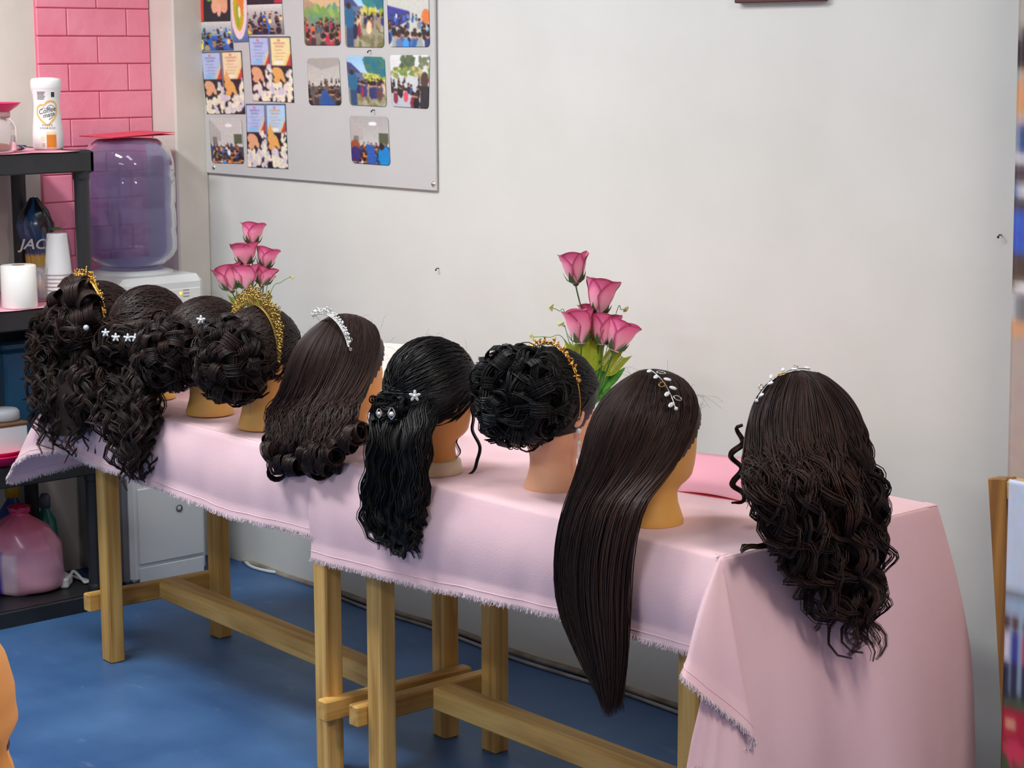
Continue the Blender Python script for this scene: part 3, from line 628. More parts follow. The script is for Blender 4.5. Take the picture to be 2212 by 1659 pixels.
packet('orange and yellow candy packet lying on top of the flat one', q+np.array([-.01, -.012, .015]), .07, .04, (OR, OR), .8, .0)
packet('blue and white candy packet next to the creamer bottle', q+np.array([-.015, .035, 0]), .06, .035, (BL2, WH2), 1.2, 0)
# second shelf: paper roll, cups, snack bag
p = onz(34, 668, SHZ[2]+.003); p[:2] -= vdir*.05
pr = thing('paper_roll', 'white paper towel roll on the second shelf', 'paper roll', tuple(p))
MB().lathe([(.02, 0), (.052, 0), (.053, .003), (.052, .125), (.049, .127), (.02, .127)], n=40).build('paper', M_paper, pr)
MB().lathe([(.02, .001), (.02, .126), (.0185, .126), (.0185, .001)], n=24).build('core', mat('cardboard', rgb(170, 140, 104), .9), pr)
pcup = onz(122, 652, SHZ[2]+.003); pcup[:2] -= vdir*.04
M_film = mat('clear_film', (1, 1, 1), .08, Transmission_Weight=1.0, IOR=1.05, Alpha=.35)
ck = thing('cup_pack', 'pack of white foam cups wrapped in clear film on the second shelf', 'cups', tuple(pcup))
M_foam = mat('white_foam', rgb(238, 240, 240), .6)
for k in range(7):
    z = .012*k; MB().lathe([(0, .13-.0+z*0+.0), (.029, .13), (.031, .127), (.041, .012), (.0425, .009), (.0425, .003), (.04, .003), (.0, .003)], (0, 0, .005+z), n=28).build('cup', M_foam, ck)
t_ = np.linspace(0, 2*np.pi, 48, endpoint=False); zz = np.linspace(0, .24, 26); fp = []
for z in zz:
    r = np.interp(z, [0, .1, .2, .215, .225, .24], [.049, .046, .036, .02, .014, .03])
    fp.append(np.stack([(r+.0025*np.sin(t_*9+z*60)*(z > .02))*np.cos(t_), (r+.0025*np.sin(t_*7-z*80)*(z > .02))*np.sin(t_), np.full(48, z)+.002*np.sin(t_*5)*(z > .05)], -1))
MB().grid(np.array(fp), wrap_v=True).build('film_wrap', M_film, ck)
MB().lathe([(.013, .217), (.016, .217), (.016, .223), (.013, .223)], n=16).build('twist_tie', M_dgreen, ck)
# crumpled snack bag hanging off the back post
def bagmesh(h, rmax, seed, nz=30, nt=52, prof_=None, sq=.6, crump=.1):
    r = np.random.default_rng(seed); t = np.linspace(0, 2*np.pi, nt, endpoint=False); z = np.linspace(0, 1, nz); P = []
    ph = r.uniform(0, 6.28, (6, 2)); fr = r.integers(3, 12, 6); fz = r.uniform(4, 16, 6)
    for zz_ in z:
        rr = rmax*np.interp(zz_, *prof_); d = sum(np.sin(t*fr[k]+ph[k, 0]+zz_*fz[k]) for k in range(6))/6
        P.append(np.stack([rr*np.cos(t)*(1+crump*d), rr*np.sin(t)*sq*(1+crump*d), np.full(nt, zz_*h)+.05*rmax*d], -1))
    return np.array(P)
def bagcol(P, cols, seed):
    r = np.random.default_rng(seed); k = r.normal(size=(3, 3))*22; d = np.sin(P@k[0])+np.sin(P@k[1])+np.sin(P@k[2]); c = np.zeros(P.shape)
    q = np.digitize(d, np.linspace(-1.6, 1.6, len(cols)-1)); return np.array(cols)[q]
sb = onz(62, 640, SHZ[2]+.003); sb[0] -= .0; sb[:2] -= vdir*.12
bg = thing('snack_bag', 'crumpled black and blue snack bag standing behind the paper roll', 'bag', tuple(sb), FACE+math.pi/2)
P = bagmesh(.30, .058, 4, prof_=([0, .1, .25, .45, .6, .72, .85, 1], [.5, .55, .5, .55, .85, 1, .8, .2]), crump=.26)
c = bagcol(P, [rgb(20, 22, 26), rgb(24, 26, 30), rgb(30, 74, 120), rgb(20, 22, 26), rgb(70, 90, 120), rgb(26, 28, 32)], 3)
lo = P[..., 2] < .12; c[lo] = np.array(rgb(214, 170, 60)); lo = P[..., 2] < .075; c[lo] = np.array(rgb(40, 90, 150))
MB().grid(P, c, wrap_v=True).build('foil', attrcol(mat('shiny_foil', (1, 1, 1), .22, 0, .9)), bg, True, True)
text_part('JAC', .05, lambda x, y: (x, -.045+.003*math.sin(x*90), .155+y*.9), mat('white_print', rgb(226, 226, 222), .4), bg, shear=.3)
# small glass mug in front of the bag
gm = onz(78, 655, SHZ[2]+.003); gm[:2] -= vdir*.05
mg = thing('glass_mug', 'clear glass mug between the paper roll and the cups', 'mug', tuple(gm), FACE+.3)
MB().lathe([(0, .003), (.026, .003), (.03, .01), (.033, .1), (.0335, .104), (.031, .104), (.0275, .012), (0, .009)], n=28).build('bowl', M_clear, mg)
a_ = np.linspace(-1.3, 1.3, 14); MB().tubes(np.stack([.03+.022*np.cos(a_), 0*a_, .055+.03*np.sin(a_)], 1), .0038, 8).build('handle', M_clear, mg)
# third shelf: blue panel box, white box, grey disc, pink bowls
p0 = np.array([.06, -.80, SHZ[1]]); bx = thing('storage_box', 'dark blue storage box on the third shelf behind the curls', 'box', tuple(p0))
MB().box((0, 0, .165), (.30, .17, .33), None, .008).build('body', noisecol(mat('petrol_blue_plastic', (.02, .15, .25), .4), rgb(16, 76, 112), rgb(22, 88, 126), 5, 2), bx, False)
MB().box((0, 0, .345), (.315, .185, .028), None, .008).build('lid', mat('petrol_blue_lid', rgb(14, 66, 98), .4), bx, False)
p0 = onz(2, 965, SHZ[1]); p0 = np.array([.245, -1.02, SHZ[1]]); wb = thing('cardboard_box', 'white box with brown top edge at the left picture edge', 'box', tuple(p0))
MB().box((0, 0, .06), (.13, .30, .12), None, .004).build('body', M_white, wb, False); MB().box((0, 0, .125), (.134, .304, .01), None, .003).build('lid', mat('brown_card', rgb(112, 80, 54), .8), wb, False)
p1 = p0+np.array([.0, .10, .131]); gd = thing('tape_dispenser', 'grey round plastic stand on the white box', 'stand', tuple(p1))
MB().lathe([(0, 0), (.05, 0), (.053, .006), (.052, .026), (.045, .034), (.02, .036), (0, .036)], n=36).build('base', mat('light_grey_plastic', rgb(176, 178, 184), .5), gd)
MB().lathe([(.022, .036), (.02, .05), (.018, .12), (.02, .15), (0, .152)], (-.01, -.03, 0), n=24).build('column', M_white, gd)
def bowl(lab, p, r, tilt, m=M_hotpink):
    o = MB().lathe([(0, 0), (r*.5, 0), (r*.62, .004), (r*.92, .028), (r, .034), (r*.98, .036), (r*.9, .031), (r*.58, .008), (0, .005)], n=40).build('plate', m); o.location = tuple(p); o.rotation_euler = tilt; return tag(o, lab, 'plate')
pb = onz(8, 1008, SHZ[1]+.001)
bowl('lower hot pink plate of the pair on the third shelf', pb+np.array([-.04, 0, 0]), .085, (0, 0, 0)); bowl('upper hot pink plate of the pair on the third shelf', pb+np.array([-.045, .0, .013]), .088, (0, 0, 0))
# bottom shelf: pink bag, bottles, power strip
pk = onz(34, 1288, SHZ[0]+.002); pk[:2] -= vdir*.09
M_film2 = mat('pink_film', rgb(255, 160, 200), .2, Transmission_Weight=.6, IOR=1.1)
kb = thing('carrier_bag', 'pink translucent carrier bag tied at the top on the bottom shelf', 'bag', tuple(pk), FACE+math.pi/2)
P = bagmesh(.265, .13, 9, prof_=([0, .03, .1, .3, .55, .75, .86, .92, 1], [.8, .95, 1, 1, .95, .72, .35, .16, .3]), sq=.8, crump=.085)
z_ = P[..., 2:3]/.265; u_ = (P[..., 0:1]/.13)
c = np.array(rgb(228, 168, 190))*(1-np.clip((z_-.35)*1.4, 0, 1))+np.array(rgb(214, 66, 110))*np.clip((z_-.35)*1.4, 0, 1)
c = np.where((u_ < -.28) & (u_ > -.62) & (z_ < .55), np.array(rgb(84, 66, 190)), c); c = np.where((u_ > -.28) & (u_ < .05) & (z_ < .5), np.array(rgb(236, 204, 220)), c)
MB().grid(P, c, wrap_v=True).build('bag_body', attrcol(mat('pink_bag_film', (1, 1, 1), .25, 0, .6)), kb, True, True)
MB().ball((0, 0, .255), .022, 8, (1.6, 1, 1)).build('knot', mat('pink_knot', rgb(222, 34, 96), .35), kb)
def bottle(name, lab, p, h, r, body, cap, band):
    t = thing(name, lab, 'bottle', tuple(p))
    MB().lathe([(0, 0), (r, 0), (r*1.04, .01), (r*1.04, h*.55), (r*.9, h*.68), (r*.4, h*.8), (r*.36, h*.84)], n=28).build('body', body, t)
    MB().lathe([(r*1.05, h*.2), (r*1.055, h*.2), (r*1.055, h*.5), (r*1.05, h*.5)], n=28).build('label', band, t)
    MB().lathe([(r*.36, h*.83), (r*.5, h*.83), (r*.5, h*.95), (r*.3, h), (0, h)], n=20).build('cap', cap, t)
M_yel = mat('yellow_plastic', rgb(196, 150, 20), .4); M_blu = mat('deep_blue_plastic', rgb(34, 70, 140), .35); M_teal = mat('teal_plastic', rgb(26, 110, 100), .3)
bottle('detergent_bottle', 'blue detergent bottle with a yellow cap on the bottom shelf', np.array([-.055, -.745, SHZ[0]+.001]), .31, .046, M_blu, M_yel, mat('white_label', rgb(160, 160, 190), .4))
bottle('cleaner_bottle', 'teal cleaner bottle beside the blue detergent bottle on the bottom shelf', np.array([.025, -.672, SHZ[0]+.001]), .27, .036, M_teal, mat('grey_cap', rgb(90, 90, 110), .4), M_teal)
ps = onz(165, 1262, SHZ[0]+.002); ps = np.array([.15, -.672, SHZ[0]+.001])
st = thing('power_strip', 'white plug and folded white cord on the bottom shelf', 'cord', tuple(ps))
MB().box((.03, -.02, .016), (.075, .028, .032), rotz(-.7), .005).build('plug', M_white, st, False)
MB().tubes(catmull(np.array([(.0, .01, .02), (-.01, .03, .03), (.03, .035, .012), (.06, .03, .008), (.04, .05, .006), (-.04, .04, .006), (-.08, .0, .03), (-.06, -.03, .05)]), 60), .005, 8).build('cord', M_white, st)

# ------------------------------------------------------------------ water dispenser
WDX, WDY = .055, -.325
wdp = thing('water_dispenser', 'white water dispenser between the shelf unit and the corner', 'dispenser', (WDX, WDY, 0))
fx = .16                                             # half depth (x), front face at +x
def wpart(name, c, d, m, bev=.006): return MB().box(c, d, None, bev).build(name, m, wdp, False)
M_wd = mat('appliance_white', rgb(222, 226, 226), .35); M_side = mat('appliance_grey_side', rgb(128, 128, 132), .35)
wpart('body', (-.02, 0, .46), (.29, .30, .90), M_side, .012)
wpart('front_panel', (.1375, .0, .47), (.03, .285, .9), M_wd, .012)
wpart('door', (.156, .005, .205), (.008, .245, .25), M_wd, .003)
wpart('kick_panel', (.1545, .005, .036), (.006, .245, .066), M_wd, .003)
MB().lathe([(.0095, 0), (.012, .0), (.012, .0025), (.0095, .0025)], (.16, .035, .246), 24, axes_to((1, 0, 0))).build('door_lock', mat('lock_ring', rgb(92, 98, 110), .4), wdp)
MB().lathe([(0, 0), (.0095, 0), (.0095, .001), (0, .0012)], (.16, .035, .246), 24, axes_to((1, 0, 0))).build('lock_face', M_wd, wdp)
# head of the dispenser with rounded top
hd = MB().box((.0, .0, .945), (.335, .315, .13), None, .022); hd.build('head', M_wd, wdp, False)
MB().box((.168, .0, .93), (.004, .27, .075), None, .002).build('control_panel', mat('panel_white', rgb(232, 234, 232), .4), wdp, False)
lp = onx(391, 634, WDX+.171)
em = mat('amber_led', rgb(255, 200, 40), .3); bb = em.node_tree.nodes['Principled BSDF']; bb.inputs['Emission Color'].default_value = (1, .62, .05, 1); bb.inputs['Emission Strength'].default_value = 1.5
MB().lathe([(0, .0025), (.004, .002), (.005, 0)], np.array([.171, lp[1]-WDY, lp[2]]), 14, axes_to((1, 0, 0))).build('indicator_light', em, wdp)
for k in range(3): MB().box(np.array([.1705, lp[1]-WDY+.02, lp[2]+.010-.010*k]), (.001, .022, .0025)).build('panel_print', mat('panel_ink', rgb(130, 130, 126), .5), wdp, False)
MB().lathe([(0, 1.008), (.135, 1.008), (.135, 1.014), (.11, 1.022), (.10, 1.022), (.095, 1.012), (0, 1.01)], (-.03, .0, 0), 40).build('bottle_collar', M_wd, wdp)
jpz = 1.023
jg = thing('water_jug', 'violet-blue translucent water jug upside down on the dispenser', 'water jug', (WDX-.03, WDY, jpz))
jr = .150
pro = [(0, .002), (.06, .002), (.09, .006), (.115, .018), (.138, .04), (jr, .062), (jr, .105), (jr-.0035, .118), (jr-.0035, .128), (jr, .138), (jr, .142), (jr-.001, .188), (jr-.0035, .198), (jr-.0035, .208), (jr, .216), (jr, .292), (jr-.0035, .300), (jr-.0035, .306), (jr-.001, .312), (jr-.003, .345), (jr-.012, .378), (jr-.032, .408), (jr-.055, .420), (0, .424)]
M_jug = mat('violet_polycarbonate', rgb(178, 182, 224), .22, 0, .6, Transmission_Weight=.86, IOR=1.10, Coat_Weight=.7, Coat_Roughness=.06, Alpha=1.0)
MB().lathe(pro, n=64).build('bottle', M_jug, jg)
inner = [(r*.985, z+.003) for r, z in pro[1:-1] if z < .33]; inner = [(0, .006)]+inner+[(0, inner[-1][1])]
fold = thing('card_folder', 'coral pink folded card lying on the water jug', 'folder', (WDX-.03, WDY, jpz+.425))
for k, (z, a, m_) in enumerate(((.002, .0, M_redpaper), (.0065, .05, M_redpaper))):
    MB().box((0.0, .0, z+.003), (.20, .235, .0016), rotz(a)@np.array(Matrix.Rotation(.02+.02*k, 3, 'X')), 0).build('sheet', m_, fold, False)
# power cables on the floor
cab = MB().tubes(catmull(np.array([onz(*p, .006) for p in ((488, 1172), (505, 1185), (520, 1200), (540, 1222), (580, 1234), (610, 1236), (640, 1230), (652, 1226))]), 60), .0055, 8).build('power_cable', M_white); tag(cab, 'white power cable curling over the floor in the wall corner', 'cable')
pts = [(.62, -.02), (.9, -.045), (1.2, -.03), (1.6, -.05), (2.0, -.035), (2.5, -.05), (3.0, -.03), (3.6, -.03)]
cab = MB().tubes(catmull(np.array([(x, y, .0055) for x, y in pts]), 120), .005, 8).build('extension_cable', noisecol(mat('dusty_cable', (.5, .5, .5), .7), rgb(120, 116, 110), rgb(190, 188, 182), 6, 3)); tag(cab, 'long dusty grey cable lying along the foot of the wall', 'cable')

# ------------------------------------------------------------------ right edge: roll-up banner and leaning photo board
bnx = 3.292
def bpaint():
    p = Paint(48, 130, (172, 158, 150), (176, 162, 154), 21)
    vv = lambda py: (2.07-(1.82-.000946*py))/2.01
    for a, b_, c, x0, x1 in ((90, 155, (52, 42, 46), 0, .3), (60, 110, (60, 48, 50), .02, .3), (150, 178, (120, 176, 206), 0, .02), (150, 255, (212, 154, 112), .012, .1), (178, 250, (206, 146, 104), 0, .03), (250, 272, (190, 170, 160), 0, .1), (272, 326, (170, 176, 188), 0, .02), (272, 326, (48, 66, 120), .02, .2), (326, 350, (206, 206, 212), 0, .2), (350, 392, (78, 64, 72), 0, .2), (392, 430, (70, 92, 150), 0, .02), (400, 430, (214, 214, 218), .015, .06), (430, 455, (76, 62, 66), 0, .2), (455, 550, (62, 90, 186), 0, .25), (550, 625, (84, 66, 58), 0, .2), (615, 640, (232, 232, 230), .01, .2), (640, 690, (120, 118, 120), .014, .1), (640, 690, (214, 214, 214), 0, .014), (690, 735, (206, 154, 112), 0, .12)):
        p.rect(x0, vv(a), x1, vv(b_), c)
    p.specks(120, .3, .15, 1, .5, .05, [NAVY, BLUE, (190, 150, 120), (210, 210, 206), (90, 70, 60)]); return p
bn = thing('roll_up_banner', 'tall beige roll-up banner with people printed on it at the right picture edge', 'banner', (bnx+.42, -.17, 0))
MB().box((.02, 0, .03), (.76, .12, .06), None, .01).build('base', M_silver, bn, False); MB().tubes(np.array([[0, .03, .05], [0, .03, 2.06]]), .008, 10).build('pole', M_silver, bn); MB().box((0, 0, 2.08), (.82, .02, .025), None, .004).build('top_rail', M_silver, bn, False)
o = card('printed_sheet', [(bnx-.012, -.17, 2.07), (bnx+.788, -.17, 2.07), (bnx+.82, -.17, .06), (bnx+.025, -.17, .06)], bpaint().out(.02), 0, M_photo); o.location = Vector(o.location)-bn.location; o.parent = bn
def ppaint():
    p = Paint(90, 60, (186, 198, 220), (176, 190, 206), 31); vv = lambda py: (py-1020)*.000978/.845
    p.rect(0, vv(1258), 1, vv(1270), (96, 98, 96)); p.rect(0, vv(1270), 1, vv(1480), (150, 172, 196)); p.rect(0, vv(1470), 1, vv(1530), (70, 92, 66)); p.rect(0, vv(1500), .12, 1, (178, 30, 60)); p.rect(.02, vv(1520), .06, vv(1545), (226, 180, 140)); p.specks(60, 0, vv(1580), .14, 1, .02, [(60, 90, 50), (210, 60, 90), (40, 60, 40)]); p.specks(90, .12, vv(1490), 1, 1, .04, [(50, 80, 46), (80, 110, 60), (120, 60, 60)])
    for x, c in ((.012, (214, 212, 226)), (.045, (54, 64, 150)), (.09, (190, 60, 90)), (.16, (60, 70, 110)), (.25, (200, 200, 210)), (.4, (50, 60, 150))): p.ell(x, vv(1322), .012, .018, (84, 56, 48)); p.rect(x-.016, vv(1338), x+.016, vv(1405), c); p.rect(x-.013, vv(1405), x+.013, vv(1480), (34, 40, 66))
    return p
fb = thing('photo_board', 'wood-framed photo board standing at the right picture edge', 'board', (3.72, -.33, 0))
lx = 3.428
o = card('photo_sheet', [(lx-.012, -.33, .865), (lx+.6, -.33, .865), (lx+.62, -.36, .02), (lx+.02, -.36, .02)], ppaint().out(.02), 0, M_photo, None, .006); o.location = Vector(o.location)-fb.location; o.parent = fb
A_ = np.array([3.356, -.30, .858]); B_ = np.array([3.475, -.335, .02])
def timber(name, a, b, w, d, m, rootloc):
    a = np.array(a)-rootloc; b = np.array(b)-rootloc; z = _n(a-b); M3 = axes_to(z, (1, 0, 0)); MB().box((a+b)/2, (w, d, np.linalg.norm(a-b)), M3, .003).build(name, m, fb, False)
M_wd2 = wood('dark_pine_grain', rgb(176, 128, 60), rgb(132, 90, 40), (1, 1, .05))
rl = np.array([3.72, -.33, 0])
timber('stile', A_+np.array([.022, 0, 0]), B_+np.array([.022, .0, 0]), .046, .04, M_wd2, rl); timber('stile', A_+np.array([.64, 0, 0]), B_+np.array([.62, .0, 0]), .046, .04, M_wd2, rl)
timber('rail', A_+np.array([.045, 0, -.02]), A_+np.array([.62, 0, -.02]), .04, .04, M_woodx, rl)

# ------------------------------------------------------------------ mannequin heads
HP = np.array([  # z, front, back, half width
 (0.0, .060, .062, .063), (.006, .0605, .0625, .0635), (.02, .056, .058, .059), (.045, .048, .052, .051), (.065, .048, .052, .049), (.076, .060, .053, .051),
 (.084, .080, .055, .054), (.094, .090, .058, .058), (.11, .093, .064, .064), (.13, .094, .075, .069), (.15, .094, .086, .073), (.17, .093, .093, .076),
 (.19, .091, .099, .078), (.21, .094, .102, .080), (.23, .094, .102, .080), (.25, .089, .098, .077), (.268, .077, .087, .068), (.283, .056, .067, .052), (.293, .034, .042, .034), (.2985, .012, .016, .013), (.300, .001, .001, .001)])
def head_mesh():
    z = np.concatenate([np.linspace(0, .07, 14)[:-1], np.linspace(.07, .25, 44)[:-1], np.interp(np.linspace(0, 1, 14), [0, .6, 1], [.25, .285, .300])])
    F, B, Wd = (catint(z, k) for k in (1, 2, 3)); t = np.linspace(0, 2*np.pi, 60, endpoint=False)
    cs, sn = np.cos(t), np.sin(t)
    Z = np.repeat(z[:, None], 60, 1); X = Wd[:, None]*sn*np.abs(sn)**-.08 if False else Wd[:, None]*np.sign(sn)*np.abs(sn)**.92
    Y = np.where(cs > 0, F[:, None], B[:, None])*np.sign(cs)*np.abs(cs)**.95
    fr = (cs[None] > 0)
    g = lambda x0, z0, sx, sz: np.exp(-((X-x0)/sx)**2-((Z-z0)/sz)**2)*fr
    nz_ = np.clip((.205-Z)/.05, 0, 1)*np.clip((Z-.145)/.008, 0, 1)
    Y = Y+.021*nz_*np.exp(-(X/(.006+.006*nz_))**2)*fr
    Y += .006*g(0, .128, .02, .006)+.006*g(0, .118, .017, .006)-.003*g(0, .123, .02, .0025)+.005*g(0, .094, .018, .012)
    Y -= .010*g(.031, .19, .017, .012)+.010*g(-.031, .19, .017, .012)-.004*g(.031, .189, .011, .007)-.004*g(-.031, .189, .011, .007)
    Y += .003*g(.03, .206, .025, .007)+.003*g(-.03, .206, .025, .007)-.004*g(0, .107, .03, .006)
    return np.stack([X, Y, Z], -1)
def catint(z, k):
    K = HP[:, k]; zz_ = HP[:, 0]; out = np.interp(z, zz_, K); fine = np.linspace(0, .3, 400); f = np.interp(fine, zz_, K)
    ker = np.ones(9)/9; fs = np.convolve(np.pad(f, 4, 'edge'), ker, 'valid'); o = np.interp(z, fine, fs); return np.where((z < .008) | (z > .29), out, o)
HM = head_mesh()
def ear_part(parent, m, side):
    u = np.linspace(0, 2*np.pi, 22, endpoint=False); v = np.linspace(0.02, np.pi-.02, 12); P = []
    for vv in v:
        r = math.sin(vv); x = math.cos(vv)
        P.append(np.stack([.008*x*np.ones(22)*(1-.9*(r < .55)*(x > 0)), .018*r*np.cos(u)*(1+.12*np.sin(u)), .031*r*np.sin(u)], -1))
    P = np.array(P); a = .42*side; P = P*np.array([side, 1, 1]); P = P@rotz(-a).T
    MB().grid(P+np.array([.079*side, -.008, .175]), wrap_v=True).build('ear', m, parent)
def mannequin(label, base_px, rz, skin_key, base=None, loc=None, scale=1.0, hair=True, ring=None, ears=True):
    if loc is None:
        p = onz(base_px[0], base_px[1], ZT+.0065); p[:2] += np.array([-.748, .664])*.06
    else: p = np.array(loc, float)
    t = thing('mannequin_head', label, 'mannequin head', tuple(p), rz, 'mannequin heads with styled hair' if hair else None)
    t.scale = (scale,)*3
    b = MB().grid(HM, wrap_v=True); b.add(HM[0].copy(), [np.arange(60)[::-1][None]])
    b.build('head', M_skin[skin_key], t)
    for s in ((-1, 1) if ears else ()): ear_part(t, M_skin[skin_key], s)
    if ring: MB().lathe([(.0, -.0), (.066, -.0), (.067, .003), (.063, .028), (.058, .032), (.05, .032)], n=48).build('base_ring', ring, t)
    return t, p, rz
def toL(P, p, rz): return (np.asarray(P)-p)@rotz(-rz).T
EC, ER = np.array([0, -.006, .200]), np.array([.093, .112, .107])
def sph(az, pol):                     # unit vectors; az 0 = back, +90 = head's right (+x)
    return np.stack([np.sin(pol)*np.sin(az), -np.sin(pol)*np.cos(az), np.cos(pol)*np.ones_like(az)], -1)
def slerp(a, b, t):
    w = np.arccos(np.clip(np.sum(a*b, -1, keepdims=True), -.9999, .9999)); return (np.sin((1-t)*w)*a+np.sin(t*w)*b)/np.sin(w)
D2R = math.pi/180
def cap_shell(t, m, k=.985, ycut=.03, slope=.75, zmin=.10):
    pol = np.linspace(.01, 2.35, 46); az = np.linspace(-np.pi, np.pi, 73)[:-1]; A, Pn = np.meshgrid(az, pol, indexing='ij'); P = EC+sph(A, Pn)*ER*k
    b = MB().grid(P, np.full(P.shape, .15), wrap_u=True); f = b.F[0]; V = b.V[0]; c = V[f].mean(1)
    keep = (c[:, 1] < ycut+(c[:, 2]-.17)*slope) & (c[:, 2] > zmin); b.F[0] = f[keep]; return b.build('hair_cap', m, t, True, True)
def strand_cols(n, r, mean=.35, sd=.25): return np.repeat(np.clip(r.normal(mean, sd, (n, 1)), 0, 1), 3, 1)
def taper(N, M, r0, tip=.3, root=.8):
    s = np.linspace(0, 1, M); return np.broadcast_to(r0*np.minimum(np.minimum(root+s*4*(1-root), 1), tip+(1-tip)*np.clip((1-s)/.25, 0, 1)), (N, M))
def top_paths(u, az0, az1, r, pol_end=92, lay=(.985, 1.03), front=46, back=-12, part=0.0, K=6, backr=1.0, sider=1.0, q=None):
    """strands from a centre parting over the skull; u in 0..1 maps to azimuth"""
    az = (az0+(az1-az0)*u)*D2R; qa = np.abs(az)/(120*D2R)
    tilt = (back+(front-back)*np.clip(qa*r.uniform(.5, 1.15, len(u)), 0, 1))*D2R         # forward tilt of the root along the parting
    a = np.stack([np.sign(az)*.02+part+0*az, np.sin(tilt), np.cos(tilt)], -1); a /= np.linalg.norm(a, axis=1, keepdims=True)
    b = sph(az, np.full_like(az, pol_end*D2R)); L = (r.uniform(*lay, len(u)) if q is None else lay[0]+(lay[1]-lay[0])*q)[:, None]
    Q = np.stack([slerp(a, b, t)*ER*L for t in np.linspace(0.02, 1, K)], 1)
    lo_ = np.clip((.09-Q[..., 2])/.12, 0, 1)                    # volume grows below the crown
    Q[..., 1] *= np.where(Q[..., 1] < 0, 1+(backr-1)*lo_, 1); Q[..., 0] *= 1+(sider-1)*lo_*np.clip(.5-Q[..., 1]/.1, 0, 1)
    return Q+EC, az
def bridge(tp, az, row0, backr, sider, k=3):
    """lead strands from the skull down its sides before they gather into the hanging length"""
    out = []; e = tp[:, -1]
    for t in np.linspace(0, 1, k+2)[1:-1]:
        a = az*(1-.12*t); x = ER[0]*sider*np.sin(a); y = -ER[1]*np.where(np.cos(a) > 0, backr, 1.0)*np.cos(a)+EC[1]; z = e[:, 2]*(1-t)+row0[:, 2]*t
        lim = np.hypot(e[:, 0], e[:, 1])/np.maximum(np.hypot(x, y), 1e-4); lim = 1+(np.clip(lim, .85, 1.1)-1)*(1-t)
        p = np.stack([x*lim, y*lim, z], 1); w = t**1.2; out.append(p*(1-w)+row0*w)
    return np.concatenate([tp, np.stack(out, 1)], 1)
def rows_to(p, rz, rows, plane, val):
    """contour rows (v, uL, uR[, depth offset]) -> local L and R points"""
    Ls, Rs = [], []
    for row in rows:
        v, ul, ur = row[:3]; off = row[3] if len(row) > 3 else 0
        f = (lambda u_, v_: ony(u_, v_, val+off)) if plane == 'y' else (lambda u_, v_: onx(u_, v_, val+off))
        Ls.append(f(ul, v)); Rs.append(f(ur, v))
    return toL(np.array(Ls), p, rz), toL(np.array(Rs), p, rz)
def hang(u, Ls, Rs, r, thick, nrm, jit=.004, end=(.8, 1.0), q=None, az=None, rz=0):
    """targets for each strand along the rows, some ending earlier"""
    dep = 0
    if az is None: u = .5+.5*np.sin((u-.5)*np.pi*.94)
    else:                                       # keep each strand on its own side: elliptical cross-section facing the same way as the skull
        cx, cy = rotz(-rz)[:2, :2]@vdir; phi = az-math.atan2(cx, -cy); u = .5+.5*np.sin(phi); dep = np.cos(phi)*thick*.5
    K = len(Ls); N = len(u); e = r.uniform(*end, N)[:, None]*(K-1); k = np.linspace(0, 1, K)[None]*e
    i = np.minimum(k.astype(int), K-2); fr = (k-i)[..., None]
    L = Ls[i]*(1-fr)+Ls[i+1]*fr; Rr = Rs[i]*(1-fr)+Rs[i+1]*fr
    P = L+(Rr-L)*u[:, None, None]; P = P+nrm*((r.uniform(-.5, .5, (N, 1, 1)) if q is None else (q-.5)[:, None, None])*thick*(1 if az is None else .35)+(dep[:, None, None] if az is not None else 0)); return P+r.normal(0, jit, (N, 1, 3))
def curlify(P, r, amp, wl, s0=.3, phase=None, grow=.25, ampvar=.25):
    """helical displacement growing in after fraction s0"""
    s = arclen(P); L = s[:, -1:]; f = s/L; T, e1, e2 = frames(P)
    ph = r.uniform(0, 6.28, (len(P), 1)) if phase is None else phase
    w = wl*r.uniform(.85, 1.2, (len(P), 1)); A = amp*r.uniform(1-ampvar, 1+ampvar, (len(P), 1))*np.clip((f-s0)/grow, 0, 1)
    th = 2*np.pi*s/w*r.choice([-1, 1], (len(P), 1))+ph
    return P+(A*np.cos(th))[..., None]*e1+(A*np.sin(th))[..., None]*e2
def bundle(P, r, n, rad, flat=.45):
    """n strands around every lock path"""
    N, M, _ = P.shape; T, e1, e2 = frames(P); a = r.uniform(0, 6.28, (N, n)); q = np.sqrt(r.uniform(0, 1, (N, n)))
    s = np.linspace(0, 1, M); env = rad*(.55+.45*np.minimum(s*5, 1))*np.where(s > .8, 1-(s-.8)*3.2, 1)
    ox = (q*np.cos(a))[:, :, None]*env; oy = (q*np.sin(a))[:, :, None]*env*flat
    O = P[:, None]+ox[..., None]*e1[:, None]+oy[..., None]*e2[:, None]; return O.reshape(N*n, M, 3)
def barrel(pc, nrm, r, rad, turns=1.15, width=.026, n=11, M=13):
    """barrel curl: ribbons of strands rolled about a tangent axis"""
    N = len(pc); t = np.cross(nrm, r.normal(size=(N, 3))); t /= np.linalg.norm(t, axis=1, keepdims=True); b = np.cross(nrm, t)
    th = np.linspace(0, 1, M)[None]*turns*2*np.pi+r.uniform(0, 6.28, (N, 1)); R_ = rad*r.uniform(.7, 1.3, (N, 1))*np.linspace(1.15, .75, M)[None]
    C_ = pc[:, None]+R_[..., None]*(np.cos(th)[..., None]*t[:, None]+np.sin(th)[..., None]*nrm[:, None])+b[:, None]*(np.linspace(-.5, .5, M)[None, :, None]*width*.5)
    off = np.linspace(-.5, .5, n); W_ = width*r.uniform(.7, 1.25, (N, 1, 1, 1))
    P = C_[:, None]+b[:, None, None]*(off[None, :, None, None]*W_)
    return (P+r.normal(0, .0006, (N, n, 1, 3))).reshape(N*n, M, 3)
